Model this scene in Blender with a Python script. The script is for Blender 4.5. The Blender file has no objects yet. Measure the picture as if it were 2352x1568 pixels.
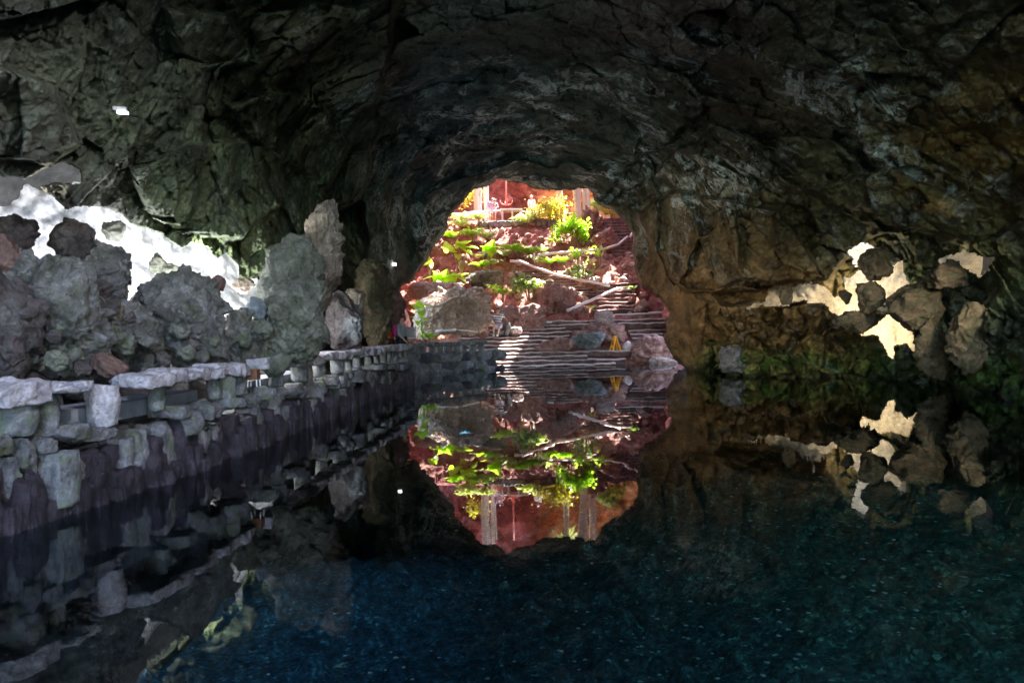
import bpy, math, random
import numpy as np
from mathutils import Vector, Matrix
R = math.radians
scene = bpy.context.scene
COL = scene.collection

# ------------------------------------------------------------------ camera
EYE = np.array([0.0, 0.0, 1.6])
FOC = 1568.0                      # focal length in units of a 2352 px wide frame
ROLL, PITCH = R(1.3), R(-1.03)
_f = np.array([0, math.cos(PITCH), math.sin(PITCH)])
_r0 = np.array([1.0, 0, 0])
_u0 = np.cross(_r0, _f)
_R = math.cos(ROLL) * _r0 - math.sin(ROLL) * _u0
_U = math.cos(ROLL) * _u0 + math.sin(ROLL) * _r0
cam_d = bpy.data.cameras.new("camera")
cam = bpy.data.objects.new("camera", cam_d)
COL.objects.link(cam)
scene.camera = cam
cam_d.sensor_width = 36.0
cam_d.lens = 36.0 * FOC / 2352.0
cam_d.clip_start = 0.05
cam_d.clip_end = 500
M = Matrix(((_R[0], _U[0], -_f[0], EYE[0]), (_R[1], _U[1], -_f[1], EYE[1]), (_R[2], _U[2], -_f[2], EYE[2]), (0, 0, 0, 1)))
cam.matrix_world = M

# ------------------------------------------------------------------ world, sun, exposure
SUN = np.array([0.36, 0.42, 0.85]); SUN /= np.linalg.norm(SUN)     # direction towards the sun
world = bpy.data.worlds.new("World")
scene.world = world
world.use_nodes = True
nt = world.node_tree
nt.nodes.clear()
sky = nt.nodes.new("ShaderNodeTexSky"); sky.sky_type = 'NISHITA'; sky.sun_disc = False
sky.sun_elevation = math.asin(SUN[2]); sky.sun_rotation = math.atan2(SUN[0], SUN[1])
bg = nt.nodes.new("ShaderNodeBackground"); bg.inputs['Strength'].default_value = 0.15
wo = nt.nodes.new("ShaderNodeOutputWorld")
nt.links.new(sky.outputs[0], bg.inputs[0]); nt.links.new(bg.outputs[0], wo.inputs[0])
sd_ = bpy.data.lights.new("sun", 'SUN'); sd_.energy = 5.0; sd_.angle = R(0.53); sd_.color = (1, .95, .88)
sun = bpy.data.objects.new("sun", sd_); COL.objects.link(sun)
sun.rotation_euler = Vector(-SUN).to_track_quat('-Z', 'Y').to_euler()
scene.view_settings.view_transform = 'Standard'
scene.view_settings.look = 'None'
scene.view_settings.exposure = 3.65
scene.view_settings.gamma = 1.0
scene.cycles.use_denoising = True
scene.cycles.max_bounces = 8
scene.cycles.diffuse_bounces = 4
scene.cycles.glossy_bounces = 4
scene.cycles.transparent_max_bounces = 12
scene.cycles.sample_clamp_indirect = 6
scene.cycles.caustics_reflective = False
scene.cycles.caustics_refractive = False

# ------------------------------------------------------------------ maths helpers
def Q(u, v, Y):
    """point at depth Y seen at (u, v) of the 2352x1568 frame"""
    d = _f + _R * ((u - 1176) / FOC) - _U * ((v - 784) / FOC)
    return EYE + d * (Y / d[1])
def QZ(u, v, z):
    d = _f + _R * ((u - 1176) / FOC) - _U * ((v - 784) / FOC)
    return EYE + d * ((z - EYE[2]) / d[2])
def proj(p):
    q = np.asarray(p, float) - EYE
    w = q @ _f
    return 1176 + FOC * (q @ _R) / w, 784 - FOC * (q @ _U) / w
def h3(ix, iy, iz, s):
    n = (ix.astype(np.int64) * 374761393 + iy.astype(np.int64) * 668265263 + iz.astype(np.int64) * 2147483647 + s * 144665) & 0xFFFFFFFF
    n = ((n ^ (n >> 13)) * 1274126177) & 0xFFFFFFFF
    n = ((n ^ (n >> 16)) * 2246822519) & 0xFFFFFFFF
    n = n ^ (n >> 15)
    return (n & 0xFFFFFF).astype(np.float32) / 16777216.0
def vnoise(p, s=0):
    i = np.floor(p).astype(np.int64); f = (p - i).astype(np.float32)
    f = f * f * f * (f * (f * 6 - 15) + 10)
    o = 0
    for dx in (0, 1):
        wx = f[:, 0] if dx else 1 - f[:, 0]
        for dy in (0, 1):
            wy = f[:, 1] if dy else 1 - f[:, 1]
            for dz in (0, 1):
                wz = f[:, 2] if dz else 1 - f[:, 2]
                o = o + wx * wy * wz * h3(i[:, 0] + dx, i[:, 1] + dy, i[:, 2] + dz, s)
    return o * 2 - 1
_rot = np.array([[.8, .6, 0], [-.48, .64, .6], [.36, -.48, .8]])
def fbm(p, octs=5, s=0, gain=.5, ridge=False):
    a, o, t = 1.0, 0, 0
    q = np.asarray(p, float)
    for k in range(octs):
        n = vnoise(q, s + k * 17)
        if ridge: n = 1 - 2 * np.abs(n)
        o = o + a * n; t += a; a *= gain
        q = (q @ _rot) * 2.03 + 3.1
    return o / t
def cells(p, s=0):
    """nearest-cell facets: returns F1, F2, a tilted-facet value and a cell random"""
    i = np.floor(p).astype(np.int64); n = len(p)
    F1 = np.full(n, 9.0, np.float32); F2 = np.full(n, 9.0, np.float32)
    fac = np.zeros(n, np.float32); rnd = np.zeros(n, np.float32)
    for dx in (-1, 0, 1):
        for dy in (-1, 0, 1):
            for dz in (-1, 0, 1):
                cx, cy, cz = i[:, 0] + dx, i[:, 1] + dy, i[:, 2] + dz
                r1 = h3(cx, cy, cz, s); r2 = h3(cx, cy, cz, s + 1); r3 = h3(cx, cy, cz, s + 2)
                ox = p[:, 0] - (cx + r1); oy = p[:, 1] - (cy + r2); oz = p[:, 2] - (cz + r3)
                d = ox * ox + oy * oy + oz * oz
                near = d < F1
                F2 = np.where(near, F1, np.minimum(F2, d))
                t = (r2 * 2 - 1) * ox + (r3 * 2 - 1) * oy + (r1 * 2 - 1) * oz
                fac = np.where(near, t, fac); rnd = np.where(near, r3, rnd)
                F1 = np.where(near, d, F1)
    return np.sqrt(F1), np.sqrt(F2), fac, rnd
def sstep(a, b, x):
    t = np.clip((x - a) / (b - a), 0, 1); return t * t * (3 - 2 * t)
def poly_sd(u, v, poly):
    """signed distance to a polygon, positive inside"""
    n = len(poly); d = np.full(u.shape, 1e9); ins = np.zeros(u.shape, bool)
    for k in range(n):
        x1, y1 = poly[k]; x2, y2 = poly[(k + 1) % n]
        ex, ey = x2 - x1, y2 - y1
        t = np.clip(((u - x1) * ex + (v - y1) * ey) / (ex * ex + ey * ey + 1e-9), 0, 1)
        d = np.minimum(d, (u - x1 - t * ex) ** 2 + (v - y1 - t * ey) ** 2)
        c = ((y1 > v) != (y2 > v)) & (u < (x2 - x1) * (v - y1) / (y2 - y1 + 1e-12) + x1)
        ins ^= c
    d = np.sqrt(d)
    return np.where(ins, d, -d)

# ------------------------------------------------------------------ object helpers
def tag(o, label=None, cat=None, group=None, kind=None):
    if label: o["label"] = label
    if cat: o["category"] = cat
    if group: o["group"] = group
    if kind: o["kind"] = kind
    return o
def empty(name, loc=(0, 0, 0), rz=0, **k):
    o = bpy.data.objects.new(name, None); COL.objects.link(o)
    o.location = tuple(float(c) for c in loc); o.rotation_euler = (0, 0, rz); o.empty_display_size = .2
    return tag(o, **k)
def link(name, me, mat, parent=None, **k):
    o = bpy.data.objects.new(name, me); COL.objects.link(o)
    if mat: me.materials.append(mat)
    if parent: o.parent = parent
    return tag(o, **k)
def mesh_np(name, V, F, smooth=True):
    """F: (n,4) or (n,3) int array"""
    me = bpy.data.meshes.new(name)
    F = np.asarray(F); k = F.shape[1]
    me.vertices.add(len(V)); me.vertices.foreach_set("co", np.asarray(V, np.float32).ravel())
    me.loops.add(F.size); me.loops.foreach_set("vertex_index", F.astype(np.int32).ravel())
    me.polygons.add(len(F)); me.polygons.foreach_set("loop_start", np.arange(0, F.size, k, dtype=np.int32))
    me.polygons.foreach_set("use_smooth", np.full(len(F), smooth))
    me.update(calc_edges=True)
    return me
def grid_faces(nr, nc, keep=None):
    a = np.arange(nr * nc).reshape(nr, nc)
    F = np.stack([a[:-1, :-1], a[:-1, 1:], a[1:, 1:], a[1:, :-1]], -1).reshape(-1, 4)
    if keep is not None: F = F[keep.reshape(-1)]
    return F
def compact(V, F):
    used = np.unique(F); m = np.full(len(V), -1); m[used] = np.arange(len(used))
    return V[used], m[F], used
def set_col(me, name, C):
    at = me.color_attributes.new(name, 'FLOAT_COLOR', 'POINT')
    at.data.foreach_set("color", np.concatenate([C, np.ones((len(C), 1))], 1).astype(np.float32).ravel())
class MB:
    """collects simple shapes into one mesh"""
    def __init__(s): s.V = []; s.F = []
    def add(s, V, F):
        b = len(s.V); s.V += [tuple(map(float, v)) for v in V]; s.F += [tuple(b + int(i) for i in f) for f in F]
    def box(s, c, d, rz=0, taper=1.0, rx=0):
        V = []
        for sx, sy, sz in [(-1, -1, -1), (1, -1, -1), (1, 1, -1), (-1, 1, -1), (-1, -1, 1), (1, -1, 1), (1, 1, 1), (-1, 1, 1)]:
            k = taper if sz > 0 else 1
            V.append(Vector((sx * d[0] / 2 * k, sy * d[1] / 2 * k, sz * d[2] / 2)))
        m = Matrix.Rotation(rz, 3, 'Z') @ Matrix.Rotation(rx, 3, 'X')
        V = [m @ v + Vector(c) for v in V]
        s.add(V, [(3, 2, 1, 0), (4, 5, 6, 7), (0, 1, 5, 4), (1, 2, 6, 5), (2, 3, 7, 6), (3, 0, 4, 7)])
    def tube(s, pts, rad, n=8, cap=True):
        pts = [Vector(p) for p in pts]
        if not hasattr(rad, '__len__'): rad = [rad] * len(pts)
        V, F = [], []
        for i, p in enumerate(pts):
            t = (pts[min(i + 1, len(pts) - 1)] - pts[max(i - 1, 0)]).normalized()
            a = t.cross(Vector((0, 0, 1)))
            if a.length < .05: a = t.cross(Vector((0, 1, 0)))
            a.normalize(); b = t.cross(a)
            for k in range(n):
                w = 2 * math.pi * k / n
                V.append(p + (a * math.cos(w) + b * math.sin(w)) * rad[i])
        for i in range(len(pts) - 1):
            for k in range(n):
                F.append((i * n + k, i * n + (k + 1) % n, (i + 1) * n + (k + 1) % n, (i + 1) * n + k))
        if cap:
            F.append(tuple(range(n - 1, -1, -1))); F.append(tuple((len(pts) - 1) * n + k for k in range(n)))
        s.add(V, F)
    def build(s, name, mat, parent=None, smooth=False, bevel=0, **k):
        me = bpy.data.meshes.new(name); me.from_pydata(s.V, [], s.F); me.update()
        if smooth: me.polygons.foreach_set("use_smooth", [True] * len(me.polygons))
        o = link(name, me, mat, parent, **k)
        if bevel:
            b = o.modifiers.new("bevel", 'BEVEL'); b.width = bevel; b.segments = 2; b.limit_method = 'ANGLE'
        return o

# ------------------------------------------------------------------ materials
def N(nt, t, **k):
    n = nt.nodes.new(t)
    for a, b in k.items(): setattr(n, a, b)
    return n
def new_mat(name):
    m = bpy.data.materials.new(name); m.use_nodes = True; nt = m.node_tree; nt.nodes.clear()
    out = N(nt, "ShaderNodeOutputMaterial"); b = N(nt, "ShaderNodeBsdfPrincipled")
    nt.links.new(b.outputs[0], out.inputs[0])
    return m, nt, b, out
def ramp(nt, fac, stops):
    r = N(nt, "ShaderNodeValToRGB"); e = r.color_ramp.elements
    while len(e) < len(stops): e.new(.5)
    for i, (p, c) in enumerate(stops):
        e[i].position = p; e[i].color = (*c, 1) if len(c) == 3 else c
    nt.links.new(fac, r.inputs[0]); return r.outputs[0]
def noise(nt, vec, scale, detail=6, rough=.6, dist=0):
    n = N(nt, "ShaderNodeTexNoise"); n.inputs['Scale'].default_value = scale; n.inputs['Detail'].default_value = detail
    n.inputs['Roughness'].default_value = rough; n.inputs['Distortion'].default_value = dist
    if vec is not None: nt.links.new(vec, n.inputs['Vector'])
    return n.outputs[0]
def mixc(nt, fac, a, b, mode='MIX'):
    m = N(nt, "ShaderNodeMix", data_type='RGBA', blend_type=mode)
    for s, x in ((0, fac), (6, a), (7, b)):
        if isinstance(x, (int, float)): m.inputs[s].default_value = x
        elif isinstance(x, tuple): m.inputs[s].default_value = (*x, 1)
        else: nt.links.new(x, m.inputs[s])
    return m.outputs[2]
def bump(nt, b, hs, strength=.5, dist=.03):
    prev = None
    for h, s, d in hs:
        n = N(nt, "ShaderNodeBump"); n.inputs['Strength'].default_value = s; n.inputs['Distance'].default_value = d
        nt.links.new(h, n.inputs['Height'])
        if prev: nt.links.new(prev, n.inputs['Normal'])
        prev = n.outputs[0]
    nt.links.new(prev, b.inputs['Normal'])
def rock_mat(name, dark, light, scale=1.0, rough=.85, attr=None, veins=False, algae=None, bumps=1.0, spec=.3, moss=None, blotch=None):
    m, nt, b, out = new_mat(name)
    g = N(nt, "ShaderNodeNewGeometry"); P = g.outputs['Position']
    n1 = noise(nt, P, 1.3 * scale, 8, .65, .3); n2 = noise(nt, P, 9 * scale, 8, .7); n3 = noise(nt, P, 40 * scale, 5, .6)
    c = mixc(nt, ramp(nt, n1, [(.36, (0, 0, 0)), (.66, (1, 1, 1))]), dark, light)
    if attr:
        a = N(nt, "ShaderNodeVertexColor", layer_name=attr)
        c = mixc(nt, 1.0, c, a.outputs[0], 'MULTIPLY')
    c = mixc(nt, .75, c, ramp(nt, n2, [(.3, (.35, .33, .33)), (.5, (.9, .9, .9)), (.72, (1.5, 1.45, 1.4))]), 'MULTIPLY')
    if blotch:
        bn = noise(nt, P, 3.2 * scale, 6, .6, .8)
        c = mixc(nt, ramp(nt, bn, [(.56, (0, 0, 0)), (.64, (.8, .8, .8))]), c, blotch)
    if moss:
        mn = noise(nt, P, 2.1 * scale, 7, .7, .2)
        c = mixc(nt, ramp(nt, mn, [(.5, (0, 0, 0)), (.6, (.75, .75, .75))]), c, moss)
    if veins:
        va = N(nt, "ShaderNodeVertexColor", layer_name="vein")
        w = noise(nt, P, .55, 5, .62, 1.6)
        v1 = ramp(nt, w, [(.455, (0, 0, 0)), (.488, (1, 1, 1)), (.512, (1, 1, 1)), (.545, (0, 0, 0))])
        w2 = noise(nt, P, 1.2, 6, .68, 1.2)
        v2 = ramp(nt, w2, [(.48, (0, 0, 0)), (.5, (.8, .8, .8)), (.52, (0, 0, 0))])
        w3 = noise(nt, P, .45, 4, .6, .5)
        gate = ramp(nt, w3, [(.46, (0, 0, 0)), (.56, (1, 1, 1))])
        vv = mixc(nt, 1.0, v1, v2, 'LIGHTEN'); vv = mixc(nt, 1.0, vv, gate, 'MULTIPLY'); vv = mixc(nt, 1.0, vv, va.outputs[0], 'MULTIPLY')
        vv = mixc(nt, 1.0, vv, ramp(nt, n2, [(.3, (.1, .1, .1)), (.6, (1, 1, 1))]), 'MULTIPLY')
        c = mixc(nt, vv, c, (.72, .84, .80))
    if algae:
        sp = N(nt, "ShaderNodeSeparateXYZ"); nt.links.new(P, sp.inputs[0])
        ma = N(nt, "ShaderNodeMath", operation='MULTIPLY_ADD'); nt.links.new(n1, ma.inputs[0]); ma.inputs[1].default_value = 1.5
        nt.links.new(sp.outputs[2], ma.inputs[2])
        c = mixc(nt, ramp(nt, ma.outputs[0], [(.02, (1, 1, 1)), (.9, (.9, .9, .9)), (.98 if algae[1] is None else .999, (0, 0, 0))]), c,
                 mixc(nt, ramp(nt, n2, [(.35, (0, 0, 0)), (.62, (1, 1, 1))]), algae[0], tuple(x * 2.6 for x in algae[0])))
    nt.links.new(c, b.inputs['Base Color'])
    rr = ramp(nt, n2, [(.3, (rough - .25,) * 3), (.7, (min(1, rough + .08),) * 3)])
    nt.links.new(rr, b.inputs['Roughness']); b.inputs['Specular IOR Level'].default_value = spec
    bump(nt, b, [(n1, .6 * bumps, .25), (n2, .8 * bumps, .05), (n3, .6 * bumps, .012)])
    return m
def simple(name, col, rough=.6, metal=0, var=.25, scale=14, bmp=.0, spec=.4, emit=None):
    m, nt, b, out = new_mat(name)
    tc = N(nt, "ShaderNodeTexCoord"); n = noise(nt, tc.outputs['Object'], scale, 5, .6)
    c = mixc(nt, ramp(nt, n, [(.3, (0, 0, 0)), (.7, (1, 1, 1))]), tuple(x * (1 - var) for x in col), tuple(min(1, x * (1 + var)) for x in col))
    nt.links.new(c, b.inputs['Base Color'])
    b.inputs['Roughness'].default_value = rough; b.inputs['Metallic'].default_value = metal
    b.inputs['Specular IOR Level'].default_value = spec
    if bmp: bump(nt, b, [(n, bmp, .02)])
    if emit: b.inputs['Emission Color'].default_value = (*emit[:3], 1); b.inputs['Emission Strength'].default_value = emit[3]
    return m
def leaf_mat(name, col, tr=.5):
    m, nt, b, out = new_mat(name)
    tc = N(nt, "ShaderNodeTexCoord"); n = noise(nt, tc.outputs['Object'], 6, 4, .6)
    c = mixc(nt, n, tuple(x * .6 for x in col), tuple(min(1, x * 1.5) for x in col))
    nt.links.new(c, b.inputs['Base Color']); b.inputs['Roughness'].default_value = .38
    t = N(nt, "ShaderNodeBsdfTranslucent")
    nt.links.new(mixc(nt, 1.0, c, (1.7, 1.9, .7), 'MULTIPLY'), t.inputs[0])
    mx = N(nt, "ShaderNodeMixShader"); mx.inputs[0].default_value = tr
    nt.links.new(b.outputs[0], mx.inputs[1]); nt.links.new(t.outputs[0], mx.inputs[2]); nt.links.new(mx.outputs[0], out.inputs[0])
    return m
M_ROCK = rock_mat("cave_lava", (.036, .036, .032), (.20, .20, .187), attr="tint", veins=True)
M_BOULDER = rock_mat("boulder_grey", (.12, .115, .11), (.36, .35, .335), scale=1.6, bumps=1.5, moss=(.13, .135, .09), blotch=(.42, .41, .42))
M_BOULDER_DARK = rock_mat("boulder_dark", (.07, .06, .062), (.22, .195, .19), scale=1.8, bumps=1.4, blotch=(.15, .10, .10))
M_BOULDER_GREEN = rock_mat("boulder_green", (.10, .105, .085), (.31, .32, .265), scale=1.4, bumps=1.5, moss=(.09, .11, .06), blotch=(.28, .27, .24))
M_BOULDER_TAN = rock_mat("boulder_tan", (.16, .13, .10), (.38, .32, .25), scale=1.8)
M_BOULDER_RED = rock_mat("boulder_red", (.12, .07, .06), (.26, .16, .14), scale=1.8)
M_BOULDER_BLUE = rock_mat("boulder_slate", (.12, .14, .16), (.24, .27, .30), scale=1.4, bumps=.5)
M_BOULDER_BROWN = rock_mat("boulder_brown", (.09, .07, .04), (.24, .18, .11), scale=1.7, moss=(.08, .09, .04))
M_PALE = rock_mat("pale_limestone", (.72, .72, .73), (.85, .85, .86), scale=.7, bumps=.35, spec=.1)
M_CREAM = rock_mat("cream_limestone", (.62, .54, .40), (.80, .72, .56), scale=.7, bumps=.35, spec=.1)
# ------------------------------------------------------------------ the cave shell
OPEN = [(886, 1100), (884, 700), (893, 668), (920, 655), (945, 640), (962, 612), (985, 580), (1003, 548), (1022, 510), (1042, 478), (1062, 448), (1085, 428),
        (1122, 424), (1142, 411), (1182, 414), (1232, 429), (1290, 431), (1330, 426), (1350, 431), (1372, 458), (1402, 480), (1428, 499),
        (1450, 514), (1459, 535), (1456, 565), (1462, 622), (1475, 650), (1502, 664), (1522, 690), (1545, 714), (1540, 742), (1530, 780),
        (1545, 812), (1580, 850), (1586, 900), (1590, 1100)]
zz = lambda L: [(1470 + x * .375, 490 + y * .375) for x, y in L]
POCK_L = [[(-120, 402), (0, 400), (58, 408), (95, 384), (145, 370), (186, 388), (188, 424), (140, 420), (100, 430), (120, 446), (150, 484), (168, 478),
           (232, 470), (262, 480), (300, 512), (340, 528), (372, 540), (395, 552), (418, 570), (440, 556), (476, 566), (500, 590), (520, 582), (548, 606),
           (560, 640), (606, 640), (612, 690), (640, 740), (600, 800), (400, 800), (-120, 800)]]
POCK_R = [zz([(640, 590), (700, 545), (760, 530), (800, 450), (860, 430), (930, 447), (1050, 428), (1150, 440), (1195, 495), (1240, 470), (1228, 370),
              (1275, 385), (1330, 345), (1400, 345), (1480, 330), (1560, 300), (1610, 290), (1620, 350), (1650, 430), (1570, 480), (1500, 560), (1440, 600),
              (1340, 600), (1220, 640), (1180, 610), (1130, 560), (1000, 545), (850, 570), (740, 575)]),
          zz([(1265, 235), (1310, 205), (1390, 165), (1450, 195), (1440, 250), (1400, 330), (1320, 330), (1300, 290)]),
          zz([(1300, 700), (1400, 690), (1470, 660), (1540, 590), (1600, 600), (1660, 690), (1690, 780), (1722, 872), (1660, 830), (1620, 785),
              (1590, 800), (1545, 812), (1555, 900), (1460, 770), (1420, 748), (1370, 740), (1320, 730)]),
          zz([(1820, 290), (1900, 245), (2000, 235), (2165, 270), (2140, 350), (2080, 405), (2060, 370), (1960, 330), (1900, 335), (1840, 325)])]
CT = [(1176, 0, 15), (1176, 200, 19.5), (1176, 320, 24), (1176, 405, 28), (900, 0, 14), (900, 200, 18), (900, 380, 22.5), (1450, 0, 14.5), (1450, 200, 18.5), (1400, 420, 27),
      (960, 600, 25.5), (900, 660, 24.5), (880, 500, 23.5), (1020, 490, 27), (700, 400, 18), (740, 300, 18), (500, 400, 13), (600, 520, 14.5), (300, 400, 10.6), (100, 300, 8.8),
      (300, 150, 9.5), (0, 100, 7.6), (500, 100, 11.5), (700, 100, 13), (300, 600, 11.5), (60, 560, 9.4), (500, 650, 13.8), (0, 740, 8.6), (300, 800, 10.2), (600, 760, 14), (800, 600, 20),
      (780, 760, 18), (880, 800, 22.5), (1480, 560, 26.5), (1560, 500, 23.8), (1560, 690, 24), (1600, 650, 22.5), (1700, 420, 20.5), (1700, 200, 16.5), (1700, 0, 13.5), (1950, 0, 12.5),
      (1950, 200, 14), (1950, 400, 17), (1950, 560, 19), (2300, 0, 11), (2300, 300, 12.5), (2300, 520, 14.5), (1590, 850, 24), (1640, 760, 22.8), (1703, 857, 22.1), (1800, 740, 21.4), (1850, 862, 20.4),
      (2000, 790, 19.0), (2082, 875, 17.8), (2200, 760, 16.8), (2352, 897, 15), (2352, 700, 14.6), (1590, 1000, 23.6), (1900, 1000, 19.4), (2352, 1010, 14.6), (880, 1000, 23), (500, 1000, 11), (0, 1000, 7.0)]
def build_shell(daz, extra, pockets, name, fine):
    az_in = np.arange(-41, 41.001, daz); az = np.concatenate([np.arange(-150, -41, 1.5 if fine else 5), az_in, np.arange(41 + 1.5, 150.1, 1.5 if fine else 5)])
    el_in = np.arange(-8.5, 28.5, daz); el = np.concatenate([np.arange(-30, -8.5, .6 if fine else 3), el_in, np.arange(29, 90.1, 1.2 if fine else 4)])
    A, E = np.meshgrid(R(1) * az, R(1) * el)
    D = np.stack([np.cos(E) * np.sin(A), np.cos(E) * np.cos(A), np.sin(E)], -1).reshape(-1, 3)
    # thin-plate spline of log distance
    C = []; L = []
    for u, v, Y in CT:
        q = Q(u, v, Y) - EYE; r = np.linalg.norm(q)
        C.append((math.degrees(math.atan2(q[0], q[1])), math.degrees(math.asin(q[2] / r)))); L.append(math.log(r))
    for a, e, r in [(-60, 0, 7), (-60, 30, 8), (-90, 0, 7), (-90, 35, 8), (-140, 0, 10), (-140, 40, 10), (60, 0, 12.5), (60, 30, 10.5), (90, 0, 11), (90, 35, 10), (140, 0, 12), (140, 40, 10),
                    (0, 60, 8.5), (-60, 60, 8), (60, 60, 9), (0, 89, 8), (-100, 70, 8), (100, 70, 8.5), (-60, -28, 6.5), (0, -28, 20), (60, -28, 12), (0, 42, 10.5), (-30, 42, 9), (32, 42, 10)]:
        C.append((a, e)); L.append(math.log(r))
    C = np.array(C); L = np.array(L); n = len(C)
    def phi(d2): return .5 * d2 * np.log(d2 + 1e-9)
    K = phi(((C[:, None] - C[None]) ** 2).sum(-1)) + np.eye(n) * 25.0
    PP = np.concatenate([np.ones((n, 1)), C], 1)
    W = np.linalg.solve(np.block([[K, PP], [PP.T, np.zeros((3, 3))]]), np.concatenate([L, np.zeros(3)]))
    X = np.stack([np.degrees(A).ravel(), np.degrees(E).ravel()], 1)
    lr = W[n] + X @ W[n + 1:]
    for k in range(n): lr += W[k] * phi(((X - C[k]) ** 2).sum(1))
    r = np.exp(np.clip(lr, 1.6, 3.5))
    # image position of each direction
    w = D @ _f; ok = w > .3
    u = np.where(ok, 1176 + FOC * (D @ _R) / np.where(ok, w, 1), -9999); v = np.where(ok, 784 - FOC * (D @ _U) / np.where(ok, w, 1), -9999)
    P = EYE + D * r[:, None]
    # big masses standing in front of what is behind them
    wob = fbm(P * .8, 4, 5) * 16 if fine else 0
    for poly, dr, wd in MASSES:
        m = sstep(-wd, wd, poly_sd(u, v, poly) + wob); r = r + dr * m
    P = EYE + D * r[:, None]
    sd_open = poly_sd(u, v, OPEN)
    near = (np.abs(sd_open) < 60)
    if fine:
        jag = fbm(P * 1.6, 5, 21) * 9 + fbm(P * 6, 3, 22) * 3
        sd_o = sd_open + jag * sstep(3, 30, 900 - v)
        lim = sstep(-5, 70, -sd_open)
        amp = np.clip(r / 14, .45, 1.3)
        f1a, f2a, fa, ra = cells(P * .42 + fbm(P * .5, 3, 9)[:, None] * .35, 31)
        f1b, f2b, fb, rb = cells(P * 1.35 + fbm(P * 1.1, 3, 10)[:, None] * .3, 41)
        f1c, f2c, fc, rc = cells(P * 3.6 + fbm(P * 3, 2, 12)[:, None] * .3, 51)
        gate = sstep(-.1, .3, fbm(P * .35, 3, 66))
        crack = -sstep(.08, 0, f2b - f1b) * .10 * gate - sstep(.05, 0, f2a - f1a) * .16 * gate
        h1, h2, ha, rh = cells(P * np.array([7.5, 7.5, 9.5]) + fbm(P * 6, 2, 13)[:, None] * .3, 71)
        lump = (1 - np.clip(f1b / .62, 0, 1) ** 2) * .22 - sstep(.16, 0, f2b - f1b) * .12
        strat = fbm(P @ np.array([[.5, .2, .1], [.1, .5, -.3], [-1.2, .8, 2.6]]) * .9, 4, 63, .6, ridge=True)
        cw = np.exp(-((u - 1250) / 380) ** 2)
        disp = (fa * 1.25 + (ra - .5) * .55) + (fb * .46 + (rb - .5) * .2) * (1 - .3 * cw) + (fc * .20) * (1 - .5 * cw) + crack + lump * (1 - .7 * cw) * (.2 + .9 * sstep(-.1, .3, fbm(P * .3, 3, 68))) + strat * .14 \
            + fbm(P * .45, 4, 60) * .8 + fbm(P * 2.2, 6, 61, .62) * .30 + fbm(P * 8, 4, 62, .65) * .10 + (ha * .03)
        leftw = sstep(900, 600, u)            # the left mass is rougher, the centre smoother
        disp *= (.42 + .5 * leftw + .18 * sstep(1500, 1750, u))
        bank = sstep(1575, 1640, u) * sstep(690, 730, v)
        disp = disp * (1 + .5 * bank) + bank * ((1 - np.clip(f1b / .6, 0, 1) ** 2) * .30 + (rb - .5) * .35 - sstep(.14, 0, f2b - f1b) * .18 + fc * .25)
        r2 = r - disp * amp * (.25 + .75 * lim)
    else:
        sd_o = sd_open; r2 = r
    r2 = r2 + extra
    sd_p = np.full(len(r), -999.0)
    for poly in pockets:
        jag2 = fbm(P * 2.6, 4, 77) * 9 + fbm(P * 9, 3, 78) * 4
        sd_p = np.maximum(sd_p, poly_sd(u, v, poly) + jag2)
    if fine:
        r2 = r2 + sstep(-2, 7, sd_o) * 1.8 + sstep(0, 3, sd_p) * .45
    V = EYE + D * r2[:, None]
    # keep the mesh off the open back and the holes
    G = lambda a: a.reshape(A.shape)
    kill = (G(sd_o) > (8 if fine else -4))
    if pockets: kill |= (G(sd_p) > 3.5)
    kill |= (G(X[:, 0]) > 125) & (G(X[:, 1]) < 17) & (G(X[:, 1]) > -40)
    kill |= (G(X[:, 0]) < -135) & (G(X[:, 1]) < 17)
    kill |= G(V[:, 2]) < -4.5
    kc = kill[:-1, :-1] | kill[1:, 1:] | kill[:-1, 1:] | kill[1:, :-1]
    F = grid_faces(A.shape[0], A.shape[1], ~kc)
    V2, F2, used = compact(V, F)
    me = mesh_np(name, V2, F2)
    if fine:
        uu, vv, PPP = u[used], v[used], V2
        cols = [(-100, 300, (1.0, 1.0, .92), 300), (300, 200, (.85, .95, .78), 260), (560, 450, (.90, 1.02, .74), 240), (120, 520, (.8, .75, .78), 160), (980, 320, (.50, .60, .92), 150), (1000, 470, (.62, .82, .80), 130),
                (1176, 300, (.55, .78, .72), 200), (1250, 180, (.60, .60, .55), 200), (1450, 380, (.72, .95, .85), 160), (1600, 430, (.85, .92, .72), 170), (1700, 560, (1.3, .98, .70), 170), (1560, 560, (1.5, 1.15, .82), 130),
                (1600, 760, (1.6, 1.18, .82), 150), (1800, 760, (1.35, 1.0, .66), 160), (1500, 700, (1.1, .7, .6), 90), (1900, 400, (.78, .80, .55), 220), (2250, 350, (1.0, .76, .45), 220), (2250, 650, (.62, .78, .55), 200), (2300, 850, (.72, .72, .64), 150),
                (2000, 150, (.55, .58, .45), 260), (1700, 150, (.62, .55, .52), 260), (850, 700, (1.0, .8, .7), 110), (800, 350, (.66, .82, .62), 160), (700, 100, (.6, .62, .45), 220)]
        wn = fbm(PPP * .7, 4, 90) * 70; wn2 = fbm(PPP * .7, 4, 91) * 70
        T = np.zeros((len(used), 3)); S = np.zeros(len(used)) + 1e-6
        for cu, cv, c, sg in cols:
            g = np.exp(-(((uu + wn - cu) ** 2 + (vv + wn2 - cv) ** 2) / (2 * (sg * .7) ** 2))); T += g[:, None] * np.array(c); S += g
        T = T / S[:, None]; T = np.where((S < 1e-4)[:, None], .7, T)
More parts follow.
